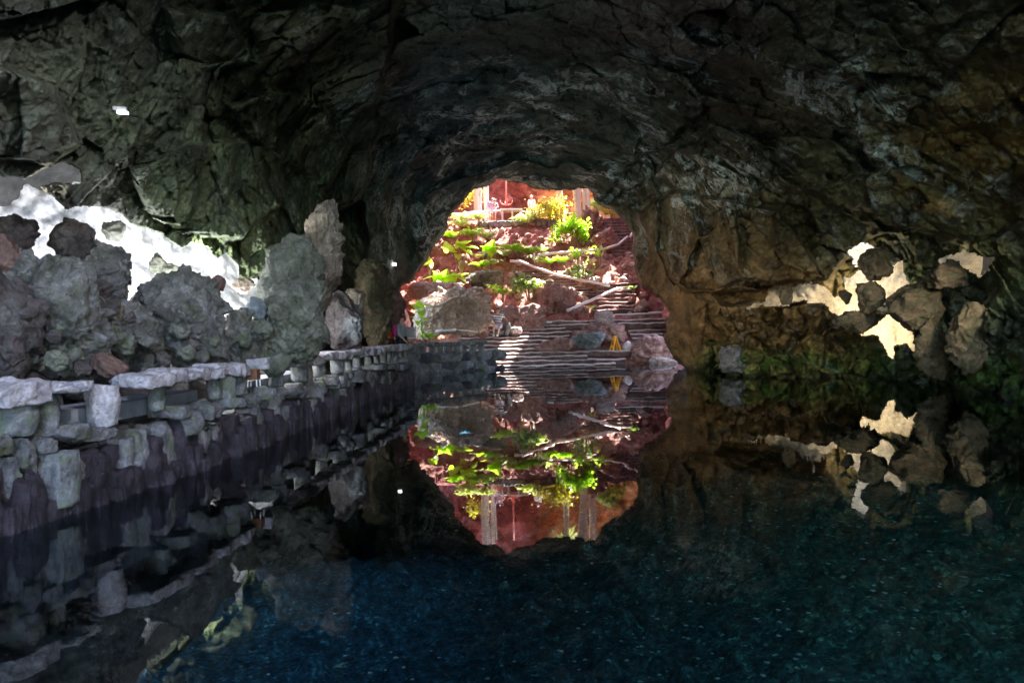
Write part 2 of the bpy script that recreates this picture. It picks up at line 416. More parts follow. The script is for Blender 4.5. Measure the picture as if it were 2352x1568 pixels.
        # green slime along the waterline on the right bank
        z = PPP[:, 2]; al = sstep(1.15, .55, z + fbm(PPP * 1.3, 4, 93) * .5) * sstep(1560, 1640, uu)
        al *= .45 + .5 * sstep(-.2, .3, fbm(PPP * 2.2, 4, 94))
        T = T * (1 - al[:, None]) + al[:, None] * np.array([.62, .86, .40])
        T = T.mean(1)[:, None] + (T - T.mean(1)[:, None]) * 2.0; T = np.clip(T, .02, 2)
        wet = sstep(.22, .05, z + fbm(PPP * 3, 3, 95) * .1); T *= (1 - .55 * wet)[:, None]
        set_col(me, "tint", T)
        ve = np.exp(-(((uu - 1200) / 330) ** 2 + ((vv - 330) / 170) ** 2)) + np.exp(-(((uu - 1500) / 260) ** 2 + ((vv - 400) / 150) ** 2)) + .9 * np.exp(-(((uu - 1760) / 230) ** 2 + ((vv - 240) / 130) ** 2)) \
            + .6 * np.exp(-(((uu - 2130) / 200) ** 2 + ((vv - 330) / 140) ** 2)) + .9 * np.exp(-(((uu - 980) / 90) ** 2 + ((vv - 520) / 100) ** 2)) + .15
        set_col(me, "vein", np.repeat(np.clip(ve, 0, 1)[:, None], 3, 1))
    return me
MASSES = [
    # left ceiling block in front of the middle of the cave
    ([(-300, -300), (900, -300), (900, 60), (868, 260), (842, 400), (800, 470), (768, 478), (720, 560), (640, 640), (300, 660), (-300, 700)], -1.6, 10),
    # hanging flakes in the left block
    ([(300, 390), (440, 330), (560, 330), (640, 470), (560, 545), (420, 540), (330, 480)], -.7, 9),
    ([(520, 240), (700, 200), (800, 330), (760, 440), (600, 330)], -.6, 9),
    ([(0, 160), (120, 200), (180, 330), (120, 380), (0, 360), (-200, 300)], -.5, 9),
    ([(380, 20), (520, 40), (600, 150), (480, 160), (400, 120)], -.6, 9),
    # recess behind the big green boulder
    ([(762, 480), (830, 470), (850, 560), (830, 640), (770, 690), (755, 600)], 2.6, 7),
    # big fins on the right of the arch
    ([(1462, 490), (1560, 440), (1680, 470), (1700, 640), (1640, 672), (1590, 668), (1530, 640), (1500, 560)], -.9, 7),
    ([(1670, 470), (1790, 480), (1880, 600), (1900, 640), (1800, 660), (1700, 640)], -1.3, 6),
    # dark slot above the right ledge
    ([(1640, 675), (1760, 655), (1900, 648), (1935, 600), (1990, 540), (2110, 530), (2230, 560), (2210, 600), (2180, 700), (2050, 720), (1900, 700), (1760, 700), (1660, 700)], 1.8, 7),
    # sloping lens of rock upper right
    ([(1380, 460), (1450, 380), (1590, 290), (1630, 250), (1640, 262), (1600, 320), (1480, 410), (1400, 470)], 1.2, 7),
    ([(1850, 430), (2050, 380), (2230, 480), (2230, 560), (2100, 520), (1990, 520), (1900, 470)], -.8, 9),
    # near buttress at the right edge
    ([(2225, 560), (2352, 520), (2700, 500), (2700, 1100), (2200, 1100), (2190, 900), (2230, 760), (2290, 660)], -1.5, 9),
    # waterline shelf rocks
    ([(1590, 850), (1610, 780), (1700, 800), (1860, 830), (1950, 860), (2080, 890), (2080, 960), (1590, 960)], -.7, 6),
]
shell = link("cave_rock", build_shell(.075, 0, POCK_L + POCK_R, "cave_rock", True), M_ROCK, kind="structure")
M_HULL = rock_mat("outer_rock", (.05, .05, .05), (.12, .12, .12))
hull = link("outer_rock", build_shell(2.0, 4.5, [], "outer_rock", False), M_HULL, kind="structure")

# pale walls behind the boulders, seen through the gaps
def sheet(name, corners, nu, nv, mat, seed, amp, **k):
    """corners: (u,v,Y) grid rows; bilinear patch with relief"""
    g = np.array([[Q(*c) for c in row] for row in corners]); nr, nc = g.shape[:2]
    V = []
    for j in range(nv):
        t = j / (nv - 1) * (nr - 1); a = min(int(t), nr - 2); ft = t - a
        for i in range(nu):
            s_ = i / (nu - 1) * (nc - 1); b = min(int(s_), nc - 2); fs = s_ - b
            V.append((g[a, b] * (1 - fs) + g[a, b + 1] * fs) * (1 - ft) + (g[a + 1, b] * (1 - fs) + g[a + 1, b + 1] * fs) * ft)
    V = np.array(V); d = fbm(V * 1.1, 4, seed) * amp + fbm(V * np.array([3.5, 3.5, 1.2]), 3, seed + 3, ridge=True) * amp * .3
    rd = V - EYE; rd /= np.linalg.norm(rd, axis=1)[:, None]
    V = V + rd * d[:, None]
    return link(name, mesh_np(name, V, grid_faces(nv, nu)), mat, **k)
sheet("pale_wall", [[(-180, 350, 10.4), (200, 350, 12.4), (420, 440, 14.5), (680, 520, 16.4)], [(-180, 560, 9.9), (200, 560, 11.9), (420, 620, 14.2), (680, 660, 16.0)], [(-180, 820, 9.0), (200, 820, 10.6), (420, 820, 12.6), (680, 820, 15.2)]],
      200, 120, M_PALE, 201, .48, label="white limestone wall glowing behind the grey boulders on the left", cat="wall")
sheet("cream_wall", [[(1680, 520, 26.0), (1900, 520, 23.0), (2100, 500, 20.6), (2330, 500, 17.8)], [(1680, 650, 26.0), (1900, 650, 22.8), (2100, 640, 20.2), (2330, 640, 17.4)], [(1680, 850, 26.5), (1900, 850, 24.0), (2100, 850, 20.0), (2330, 850, 16.6)]],
      150, 90, M_CREAM, 211, .26, label="cream limestone wall showing in patches behind the right bank", cat="wall")

# ------------------------------------------------------------------ water and bed
def water_mat():
    m, nt, b, out = new_mat("lagoon_water"); nt.nodes.remove(b)
    g = N(nt, "ShaderNodeNewGeometry")
    n = noise(nt, g.outputs['Position'], 1.2, 3, .5); bp = N(nt, "ShaderNodeBump"); bp.inputs['Strength'].default_value = .08; bp.inputs['Distance'].default_value = .012
    nt.links.new(n, bp.inputs['Height'])
    fr = N(nt, "ShaderNodeFresnel"); fr.inputs[0].default_value = 1.34; nt.links.new(bp.outputs[0], fr.inputs[1])
    gl = N(nt, "ShaderNodeBsdfGlossy"); gl.inputs['Roughness'].default_value = .0; nt.links.new(bp.outputs[0], gl.inputs['Normal'])
    gl.inputs[0].default_value = (.93, .97, 1, 1)
    tr = N(nt, "ShaderNodeBsdfTransparent"); tr.inputs[0].default_value = (.55, .80, .92, 1)
    mx = N(nt, "ShaderNodeMixShader"); nt.links.new(fr.outputs[0], mx.inputs[0]); nt.links.new(tr.outputs[0], mx.inputs[1]); nt.links.new(gl.outputs[0], mx.inputs[2])
    nt.links.new(mx.outputs[0], out.inputs[0])
    return m
V = np.array([(x, y, 0) for y in np.linspace(-30, 34, 9) for x in np.linspace(-16, 22, 9)])
link("water", mesh_np("water", V, grid_faces(9, 9)), water_mat(), kind="structure")
def bed_height(x, y):
    p = np.stack([x, y, x * 0], 1)
    z = -1.9 - .5 * np.exp(-((x + .8) / 2.6) ** 2) + .10 * np.clip(x, 0, 9) + fbm(p * .5, 4, 300) * .45 + fbm(p * 3, 3, 301) * .03
    f1, f2, fa, ra = cells(p * 2.4, 305)
    return z + sstep(.5, .15, f1) * (ra > .45) * ra * .20
xs = np.concatenate([np.arange(-12, 18.01, .07)]); ys = np.concatenate([np.arange(-30, -4, .8), np.arange(-4, 15, .07), np.arange(15, 34, .25)])
Xg, Yg = np.meshgrid(xs, ys); zb = bed_height(Xg.ravel(), Yg.ravel())
Vb = np.stack([Xg.ravel(), Yg.ravel(), zb], 1)
mb = mesh_np("lagoon_bed", Vb, grid_faces(*Xg.shape))
m, nt, b, out = new_mat("bed_silt")
g = N(nt, "ShaderNodeNewGeometry"); P_ = g.outputs['Position']
n1 = noise(nt, P_, .5, 5, .6); n2 = noise(nt, P_, 5, 9, .8); n3 = noise(nt, P_, 2.0, 6, .75)
sp = N(nt, "ShaderNodeSeparateXYZ"); nt.links.new(P_, sp.inputs[0])
mr = N(nt, "ShaderNodeMapRange"); mr.inputs[1].default_value = -1.5; mr.inputs[2].default_value = 4; nt.links.new(sp.outputs[0], mr.inputs[0])
c = mixc(nt, mr.outputs[0], (.030, .105, .165), (.08, .15, .125))  # blue glow of light scattered in deep water put into the bed colour
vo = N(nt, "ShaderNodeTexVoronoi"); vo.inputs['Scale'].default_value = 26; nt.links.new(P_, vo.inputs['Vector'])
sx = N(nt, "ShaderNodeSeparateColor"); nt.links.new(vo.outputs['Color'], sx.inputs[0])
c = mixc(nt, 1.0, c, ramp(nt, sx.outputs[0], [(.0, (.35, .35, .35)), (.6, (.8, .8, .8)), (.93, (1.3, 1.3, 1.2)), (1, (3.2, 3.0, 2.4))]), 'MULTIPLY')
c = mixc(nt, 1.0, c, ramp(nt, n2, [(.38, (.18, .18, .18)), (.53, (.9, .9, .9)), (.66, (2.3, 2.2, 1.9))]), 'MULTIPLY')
c = mixc(nt, ramp(nt, n3, [(.66, (0, 0, 0)), (.72, (1, 1, 1))]), c, (.34, .50, .36))
nt.links.new(c, b.inputs['Base Color']); b.inputs['Roughness'].default_value = .9
bump(nt, b, [(n2, .4, .03)])
link("lagoon_bed", mb, m, kind="structure")

# ------------------------------------------------------------------ boulders
def ico(n):
    import bmesh
    bm = bmesh.new(); bmesh.ops.create_icosphere(bm, subdivisions=n, radius=1)
    V = np.array([v.co[:] for v in bm.verts]); F = np.array([[v.index for v in f.verts] for f in bm.faces]); bm.free()
    return V, F
_ICO = {n: ico(n) for n in (3, 4, 5, 6)}
def chop(P, seed, n, lo, hi):
    """cut a unit-size body with random planes so that it gets broken faces"""
    r_ = np.random.RandomState(seed + 11)
    for k in range(n):
        a = r_.normal(size=3); a /= np.linalg.norm(a); h = r_.uniform(lo, hi)
        P = P - np.maximum(P @ a - h, 0)[:, None] * a * .92
    return P
def rock_mesh(size, seed, sub=5, rough=1.0, boxy=.0, lean=0):
    V, F = _ICO[sub]; V = V.copy(); s = np.array(size) / 2
    m = np.abs(V).max(1)[:, None]; U = V * (1 - boxy) + V / m * boxy * .85
    U = chop(U, seed, 20, .60, .92) * 1.14
    o = seed * 7.31; mean = float(np.mean(s)); W_ = U * (s / mean)
    g1, g2, ga, ga2 = cells(W_ * 1.9 + o + fbm(W_ * 1.5 + o, 2, 3)[:, None] * .3, seed + 5)
    d = ga * .20 + (ga2 - .5) * .05 - sstep(.06, 0, g2 - g1) * .05 + fbm(W_ * 1.1 + o, 6, seed + 9, .6) * .26 + fbm(W_ * 3.6 + o, 4, seed + 13, .6, ridge=True) * .05
    if sub >= 5:
        q1, q2, qa, qb = cells(W_ * 8 + o, seed + 25); d = d - sstep(.5, .1, q1) * (qb > .5) * .035 + qa * .03 + fbm(W_ * 12 + o, 3, seed + 31) * .03
    P = (W_ + V * (d * rough)[:, None]) * mean
    P[:, 0] += lean * P[:, 2]
    return P, F
def boulder(name, u, v, w, h, Y, mat, seed, label=None, cat="boulder", group=None, depth=None, sub=5, rough=1.0, boxy=0, lean=0, rz=0):
    k = Y / FOC; c = Q(u, v, Y); W, H = w * k, h * k
    P, F = rock_mesh((W, depth or max(W, H * .6) * .9, H), seed, sub, rough, boxy, lean)
    cz, sz = math.cos(rz), math.sin(rz); P = P @ np.array([[cz, sz, 0], [-sz, cz, 0], [0, 0, 1]])
    o = link(name, mesh_np(name, P, F), mat, label=label, cat=cat, group=group); o.location = tuple(c)
    return o
B = boulder
B("boulder", 672, 706, 168, 268, 11.0, M_BOULDER_GREEN, 3, "largest boulder, rounded and mossy green-grey, standing behind the long parapet rail", sub=6, lean=.05)
B("rock_pinnacle", 740, 590, 70, 245, 12.6, M_BOULDER_TAN, 4, "tall tan rock pinnacle rising behind the largest green boulder", "rock", sub=6, boxy=.3, lean=.18)
B("boulder", 662, 590, 80, 70, 12.0, M_BOULDER_GREEN, 58, "olive rock knob on top of the largest green boulder", sub=5)
B("boulder", 425, 745, 192, 212, 9.6, M_BOULDER, 5, "broad craggy grey boulder with a jagged crest in the middle of the left pile", sub=6, rough=1.25)
B("boulder", 542, 800, 96, 180, 10.4, M_BOULDER, 6, "tall narrow grey boulder between the broad crest and the largest boulder", sub=6)
B("boulder", 470, 668, 60, 60, 9.9, M_BOULDER_GREEN, 7, "pointed lump crowning the broad craggy boulder", sub=5)
B("boulder", 246, 628, 108, 150, 9.2, M_BOULDER, 8, "egg-shaped porous boulder with white wall on both its sides", sub=6)
B("boulder", 176, 560, 92, 118, 9.0, M_BOULDER_DARK, 9, "dark knobbly boulder with a notched top in the upper left pile", sub=5, rough=1.3)
B("boulder", 262, 530, 44, 46, 11.0, M_BOULDER_GREEN, 10, "small olive block set alone against the white wall near its upper edge", sub=4, boxy=.6)
B("boulder", 110, 612, 58, 52, 7.8, M_BOULDER_BLUE, 11, "small slate-blue angular stone in the upper left pile", sub=4, boxy=.5)
B("boulder", 40, 536, 84, 72, 8.4, M_BOULDER_DARK, 12, "flat-topped charcoal boulder at the left end under the dim grey wall", sub=5)
B("boulder", 12, 590, 64, 90, 7.6, M_BOULDER_RED, 13, "reddish upright boulder at the far left edge", sub=5)
B("boulder", 66, 628, 78, 90, 7.7, M_BOULDER, 14, "grey lump beside the reddish boulder and slate-blue stone", sub=5)
B("boulder", 128, 745, 225, 240, 7.6, M_BOULDER, 15, "huge knobbly grey boulder mass above the nearest parapet slabs", sub=6, rough=1.2)
B("boulder", 20, 760, 160, 260, 6.9, M_BOULDER_DARK, 16, "very dark boulder filling the lower left corner behind the parapet", sub=5)
B("boulder", 208, 672, 90, 66, 8.3, M_BOULDER_DARK, 17, "low dark boulder wedged under the egg-shaped one", sub=5)
B("boulder", 300, 780, 112, 190, 8.8, M_BOULDER, 18, "upright cracked grey boulder left of the broad craggy one", sub=6, rough=1.2)
B("boulder", 236, 760, 66, 90, 8.0, M_BOULDER, 19, "smooth oval boulder above the slanting purple stone", sub=5)
B("boulder", 212, 712, 56, 50, 8.0, M_BOULDER_DARK, 20, "fist-like dark pitted stone in the middle of the left pile", sub=5, rough=1.5)
B("boulder", 262, 712, 46, 50, 8.4, M_BOULDER_TAN, 21, "small brownish stone wedged beside the fist-like pitted one", sub=4)
B("boulder", 255, 848, 62, 66, 7.6, M_BOULDER_RED, 22, "slanting purple-grey stone just above the gap in the parapet slabs", sub=5, lean=-.6)
B("boulder", 192, 850, 90, 170, 7.9, M_BOULDER_DARK, 23, "dark furrowed boulder behind the freestanding stump", sub=5)
B("boulder", 500, 652, 40, 38, 10.4, M_BOULDER_RED, 24, "small mauve stone perched beside the white wall", sub=4)
B("boulder", 592, 712, 52, 58, 10.6, M_BOULDER_BLUE, 25, "flat bluish slab leaning on the largest green boulder", sub=4, boxy=.4, lean=-.3)
B("boulder", 602, 775, 66, 110, 10.8, M_BOULDER_GREEN, 26, "greenish split boulder below the flat bluish slab", sub=5)
B("boulder", 362, 612, 34, 50, 12.0, M_BOULDER_GREEN, 27, "little green rock tooth rising in front of the white wall", sub=4)
B("boulder", 392, 618, 50, 26, 12.1, M_BOULDER_GREEN, 28, "low green ledge stone beside the little rock tooth", sub=4)
B("boulder", 338, 690, 70, 90, 9.6, M_BOULDER_DARK, 29, "dark shoulder boulder between the egg-shaped and the broad craggy ones", sub=5)
B("boulder", 560, 655, 50, 34, 12.6, M_BOULDER_TAN, 30, "tan angular stones at the right end of the white wall", sub=4, boxy=.5)
B("boulder", 790, 745, 90, 150, 15.0, M_BOULDER_DARK, 31, "shadowed dark boulder right of the largest green one", sub=5)
B("boulder", 812, 690, 60, 60, 16.5, M_BOULDER_TAN, 32, "brown rubble boulder half hidden behind the shadowed one", sub=5)
B("rock_pillar", 860, 690, 58, 240, 18.5, M_BOULDER_BROWN, 33, "knobbly brown rock pillar at the left side of the arch opening", "rock", sub=6, boxy=.3)
B("boulder", 905, 715, 46, 90, 23.2, M_BOULDER_RED, 34, "reddish boulder behind the people at the end of the walkway", sub=5)
B("boulder", 905, 780, 60, 60, 24.0, M_BOULDER_RED, 35, "low red-brown boulder at the feet of the people on the walkway", sub=4)
# right bank
B("boulder", 2010, 606, 66, 66, 18.5, M_BOULDER_BROWN, 41, "dark round boulder beside the topmost white patch on the right", sub=5)
B("boulder", 2004, 686, 74, 64, 17.8, M_BOULDER_BROWN, 42, "round green-brown boulder in the middle of the cream patches", sub=5)
B("boulder", 1804, 678, 32, 40, 20.5, M_BOULDER_BROWN, 43, "squarish brown stone at the left of the cream band", sub=4, boxy=.5)
B("boulder", 1943, 680, 26, 32, 19.0, M_BOULDER_BROWN, 44, "small upright stone in the cream band, left of the round boulder", sub=4)
B("boulder", 2172, 636, 92, 60, 15.8, M_BOULDER_BROWN, 45, "flat ochre-brown boulder under the right-hand cream patch", sub=5)
B("boulder", 1960, 738, 92, 42, 18.2, M_BOULDER_BROWN, 46, "low brownish ledge boulder between the cream patches", sub=5)
B("boulder", 2110, 700, 110, 120, 16.6, M_BOULDER_BROWN, 47, "blackish boulder mass right of the cream patches", sub=5)
B("boulder", 1690, 830, 90, 66, 21.2, M_BOULDER, 51, "pale grey slanting rock at the right waterline", sub=5)
B("boulder", 2140, 800, 70, 130, 16.2, M_BOULDER_BROWN, 55, "dark upright boulder at the foot of the lowest cream patch", sub=5)
B("boulder", 2230, 780, 90, 150, 14.6, M_BOULDER_BROWN, 56, "tall dim boulder against the right-hand buttress", sub=5)

rb_ = random.Random(19); fill = []
for k in range(64):
    u_, v_ = rb_.uniform(-10, 640), rb_.uniform(660, 850)
    if (u_ > 440 and v_ < 735) or v_ < 620 + abs(u_ - 330) * .2 or (190 < u_ < 420 and v_ < 700): continue
    s_ = rb_.uniform(22, 60)
    if len(fill) < 8:
        o = boulder("broken_stone", u_, v_, 40, 36, 9, rb_.choice([M_BOULDER, M_BOULDER_DARK, M_BOULDER_GREEN]), 800 + k, "small broken stone wedged in the left rock pile", "stone", "small broken stones in the left rock pile", sub=4, boxy=.4); fill.append(o)
    else:
        o = rb_.choice(fill).copy(); COL.objects.link(o)
    Y_ = np.interp(u_, [0, 130, 300, 430, 640], [6.5, 7.0, 8.2, 8.9, 10.2]) + rb_.uniform(-.1, .5)
    o.location = tuple(Q(u_, v_, Y_)); f_ = s_ / 40 * Y_ / 9; o.scale = (f_ * rb_.uniform(.7, 1.3), f_, f_ * rb_.uniform(.7, 1.2)); o.rotation_euler = (rb_.uniform(-.5, .5), rb_.uniform(-.5, .5), rb_.uniform(0, 6))
# ------------------------------------------------------------------ lamps of the cave (hidden flood lamps, one visible) and added fill spots
def spot(loc, aim, watt, col, size=60, blend=.5, soft=.15, name="cave_and_fill_spot"):
    d = bpy.data.lights.new(name, 'SPOT'); d.energy = watt; d.color = col; d.spot_size = R(size); d.spot_blend = blend; d.shadow_soft_size = soft
    o = bpy.data.objects.new(name, d); COL.objects.link(o); o.location = tuple(loc)
    o.rotation_euler = Vector(np.array(aim) - np.array(loc)).to_track_quat('-Z', 'Y').to_euler()
    return o
def point(loc, watt, col, soft=.15, name="niche_light"):
    d = bpy.data.lights.new(name, 'POINT'); d.energy = watt; d.color = col; d.shadow_soft_size = soft
    o = bpy.data.objects.new(name, d); COL.objects.link(o); o.location = tuple(loc); return o
COOL = (.92, .95, 1.0); WARM = (1, .82, .58)
point(Q(150, 640, 9.6), 10, COOL, .05); point(Q(360, 700, 10.9), 27, COOL, .05); point(Q(540, 740, 12.6), 23, COOL, .05); point(Q(40, 450, 9.4), .8, (1, .8, .65), .05)
point(Q(1800, 772, 21.7), 22, WARM, .04); point(Q(1900, 765, 20.9), 30, WARM, .04); point(Q(2200, 690, 16.9), 12, WARM, .04); point(Q(1930, 540, 21.2), 10, COOL, .04)
M_BLACKM = simple("black_metal", (.03, .03, .03), .4, .6); M_WHITE = simple("white_enamel", (.8, .8, .8), .35)
spot(Q(430, 610, 10.6), Q(600, 330, 15), 19, (.95, 1.0, .78), 120, 1, .04)
spot(Q(70, 470, 7.6), Q(260, 60, 8.5), 3.2, (1.0, .98, .86), 110, 1, .04)
spot((-3.5, 14.0, 1.3), Q(1640, 640, 22.5), 125, (1, .84, .66), 44, 1, .04)  # added warm fill for the rock right of the arch
spot(Q(2160, 570, 14.6), Q(2050, 250, 14.5), 1.3, (1, .70, .40), 120, 1, .04)
spot(Q(780, 800, 14), Q(1250, 330, 24), 13, (.62, .90, 1.0), 70, 1, .1)  # added fill standing in for bounced daylight on the middle ceiling
spot((1.6, 3.0, 6.0), (-4.4, 9.0, 1.0), 120, (.93, .91, 1.0), 66, .8, .15)  # added fill standing in for daylight from behind, on parapet and boulders
spot((4.0, 3.5, 7.0), (5.4, 8.0, -2.0), 50, (.50, .85, .8), 90, 1, .25)  # added fill to brighten the lagoon bed
spot((8.8, 10.5, 3.0), (9.2, 20.0, .9), 105, (1, .88, .70), 42, 1, .2)  # added fill to brighten the right bank
# ------------------------------------------------------------------ lagoon parapet wall (left)
WP = [(-4.9, 3.0), (-4.62, 4.6), (-4.38, 5.8), (-4.02, 7.4), (-3.80, 10), (-3.62, 13.65), (-3.45, 17.5), (-3.3, 21.4)]
def wall_at(Y):
    ys = [p[1] for p in WP]; xs_ = [p[0] for p in WP]; return float(np.interp(Y, ys, xs_))
def Y_of_u(u, z):
    lo, hi = 3.2, 21.4
    for _ in range(40):
        m_ = (lo + hi) / 2
        if proj((wall_at(m_), m_, z))[0] < u: lo = m_
        else: hi = m_
    return (lo + hi) / 2
_box = {}
def _cube(n):
    if n in _box: return _box[n]
    import bmesh
    bm = bmesh.new(); bmesh.ops.create_cube(bm, size=2.0); bmesh.ops.subdivide_edges(bm, edges=bm.edges[:], cuts=n, use_grid_fill=True)
    bmesh.ops.triangulate(bm, faces=bm.faces[:])
    V = np.array([v.co[:] for v in bm.verts]); F = np.array([[v.index for v in f.verts] for f in bm.faces]); bm.free()
    _box[n] = (V, F); return V, F
rs = random.Random(5)
def stone(name, c, d, seed, mat, parent, n=6, rnd=.30, rz=0, rough=1.0, tilt=0, cyl=False, taper=0, **k):
    """a rough hewn stone of size d at c (part of a wall, flight ...)"""
    V, F = _cube(n); V = V.copy()
    if cyl:
        ln = np.maximum(np.abs(V[:, 0]), np.abs(V[:, 1])); rr = np.sqrt(V[:, 0] ** 2 + V[:, 1] ** 2) + 1e-6
        V[:, 0] *= ln / rr; V[:, 1] *= ln / rr
    if not cyl: V = chop(V, seed, 7, .95, 1.45)
    sph = V / np.linalg.norm(V, axis=1)[:, None] * 1.25
    V = V * (1 - rnd) + sph * rnd
    V[:, :2] *= (1 + taper * V[:, 2])[:, None]
    P = V * (np.array(d) / 2); ms = min(d)
    o = np.array([seed * 3.7, seed * 1.3, seed * 2.1])
    q = P / ms
    dd = fbm(q * .7 + o, 3, seed % 97) * .20 + fbm(q * 2.2 + o, 3, (seed + 3) % 97) * .10
    # vertical furrows like columnar lava
    qq = q * np.array([3.2, 3.2, .35]) + o; dd = dd + fbm(qq, 2, 7, ridge=True) * .07
    P = P + V / np.linalg.norm(V, axis=1)[:, None] * (dd * ms * rough)[:, None]
    if tilt: 
        ct, st = math.cos(tilt), math.sin(tilt); P = P @ np.array([[ct, 0, st], [0, 1, 0], [-st, 0, ct]])
    cz, sz = math.cos(rz), math.sin(rz); P = P @ np.array([[cz, sz, 0], [-sz, cz, 0], [0, 0, 1]])
    ob = link(name, mesh_np(name, P, F), mat, parent, **k)
    base = np.array(parent.location) if parent else np.zeros(3)
    ob.location = tuple(np.array(c) - base); return ob
M_CAP = rock_mat("cap_stone_lilac", (.36, .335, .37), (.68, .63, .69), scale=3.0, bumps=.7)
M_PILLAR = rock_mat("pillar_stone", (.13, .13, .14), (.30, .31, .33), scale=2.6, bumps=.7, moss=(.14, .18, .10))
M_BLOCK = rock_mat("course_stone", (.10, .097, .107), (.33, .32, .345), scale=2.6, bumps=.9, moss=(.15, .17, .09))
M_COLUMN = rock_mat("wet_column_stone", (.022, .017, .023), (.13, .10, .132), scale=3.6, rough=.5, bumps=1.5, spec=.5)
M_PLANK = simple("smooth_grey_slab", (.24, .24, .27), .7, var=.3, scale=5, bmp=.4)
M_CORE = rock_mat("wall_core", (.02, .02, .02), (.06, .06, .06))
wall = empty("lagoon_wall", (-4, 6, 0), label="long curving stone parapet wall with balustrade stumps along the left edge of the water", cat="wall")
# dark core behind the facing stones
mbc = MB()
Ys = np.arange(3.0, 21.41, .46)
for a, b_ in zip(Ys[:-1], Ys[1:]):
    xa, xb = wall_at(a), wall_at(b_)
    mbc.add([(xa - .12, a, -2.5), (xb - .12, b_, -2.5), (xb - .7, b_, -2.5), (xa - .7, a, -2.5), (xa - .12, a, .46), (xb - .12, b_, .46), (xb - .7, b_, .46), (xa - .7, a, .46)],
            [(0, 1, 5, 4), (1, 2, 6, 5), (2, 3, 7, 6), (3, 0, 4, 7), (4, 5, 6, 7)])
o = mbc.build("wall_core", M_CORE, wall); o.location = (4, -6, 0)
def along(Y): 
    a = np.array([wall_at(Y - .2), Y - .2]); b = np.array([wall_at(min(21.4, Y + .2)), min(21.4, Y + .2)]); d = b - a; return math.atan2(-d[0], d[1])
def run(y0, y1, wmin, wmax, seed):
    r_ = random.Random(seed); y = y0; out_ = []
    while y < y1:
        w = r_.uniform(wmin, wmax); out_.append((y + w / 2, w)); y += w
    return out_
sd0 = 100
def put(name, Y, off, z0, z1, thick, wid, mat, **k):
    global sd0; sd0 += 1
    rz = along(Y); x = wall_at(Y)
    return stone(name, (x + off, Y, (z0 + z1) / 2), (thick, wid, z1 - z0), sd0, mat, wall, rz=rz, **k)
# dark wet columns down to the water: two staggered ranks
cnt = 0; loose = []
rr = random.Random(8)
y = 4.4
while y < 21.3:
    w = rr.uniform(.08, .19) * (1 if y < 12 else 1.3); Y = y + w / 2; y += w
    args = dict(n=8 if Y < 9 else (5 if Y < 13 else 3), rnd=.10, rough=2.1)
    a_ = ("column_stone", Y, .05 + rr.uniform(-.08, .08), -.75 - rr.random() * .2, .26 + rr.uniform(-.14, .22), .34, w * 1.12, M_COLUMN)
    o = put(*a_, **args); cnt += 1
    if cnt > 98: loose.append(o)
if loose:      # the far, smallest ones become one part
    Vl, Fl, nb_ = [], [], 0
    for o in loose:
        me = o.data; V = np.zeros(len(me.vertices) * 3, np.float32); me.vertices.foreach_get("co", V); V = V.reshape(-1, 3) + np.array(o.location)
        F = np.zeros(len(me.loops), np.int32); me.loops.foreach_get("vertex_index", F); Vl.append(V); Fl.append(F.reshape(-1, 3) + nb_); nb_ += len(V)
        bpy.data.objects.remove(o); bpy.data.meshes.remove(me)
    link("column_facing", mesh_np("column_facing", np.concatenate(Vl), np.concatenate(Fl)), M_COLUMN, wall, kind="stuff")
y = 4.3; k_ = 0
while y < 21.2 and k_ < 98:
    w = rr.uniform(.12, .30) * (1 if y < 12 else 1.2); Y = y + w / 2; y += w; k_ += 1
    put("course_stone", Y, -.05 + rr.uniform(-.07, .07), .18 + rr.uniform(-.08, .05), .52 + rr.uniform(-.10, .12), .34, w * rr.uniform(.8, 1.02), M_COLUMN if rr.random() < .5 else M_BLOCK, n=9 if Y < 11 else 4, rnd=.14, rough=1.5)
y = 4.3
while y < 21.2:
    w = rr.uniform(.14, .44); Y = y + w / 2; y += w
    if rr.random() < .16: continue
    t = rr.choice((.12, .16, .24)); top = .80 + rr.uniform(-.10, .03)
    put("ledge_block", Y, .05 + rr.uniform(-.14, .12), top - t, top, .42, w * rr.uniform(.85, 1.0), M_BLOCK, n=10 if Y < 11 else 4, rnd=.12, rough=1.5)
# pillars: u positions read at z about .95
PU = [(38, 88, .0), (112, 44, 0), (361, 34, 0), (492, 34, 0), (508, 36, .0), (545, 42, 0), (634, 34, 0), (688, 38, 0), (733, 30, 0), (775, 30, 0), (800, 16, 0), (818, 16, 0), (845, 17, 0), (864, 12, 0), (880, 14, 0), (893, 9, 0), (908, 10, 0), (920, 9, 0), (931, 8, 0)]
for u_, wpx, tp in PU:
    Y = Y_of_u(u_, .95); w = wpx * Y / FOC * .95
    fr = 1.04 if u_ in (508, 545) else 1.10
    if u_ == 508: continue
    put("pillar", Y, 0, .78, fr, w * 1.0, w, M_PILLAR, n=9 if Y < 12 else 5, rnd=.10, cyl=True, taper=.04, rough=.7)
Y = Y_of_u(235, .95)
put("stump", Y, .02, .72, 1.12, .27, .27, M_CAP, n=12, rnd=.08, cyl=True, taper=.12, rough=.8, label="freestanding flared stump between two runs of cap slabs")
Y = Y_of_u(512, .9); put("stump", Y, .04, .66, 1.06, .25, .25, M_PILLAR, n=10, rnd=.10, cyl=True, rough=.8)
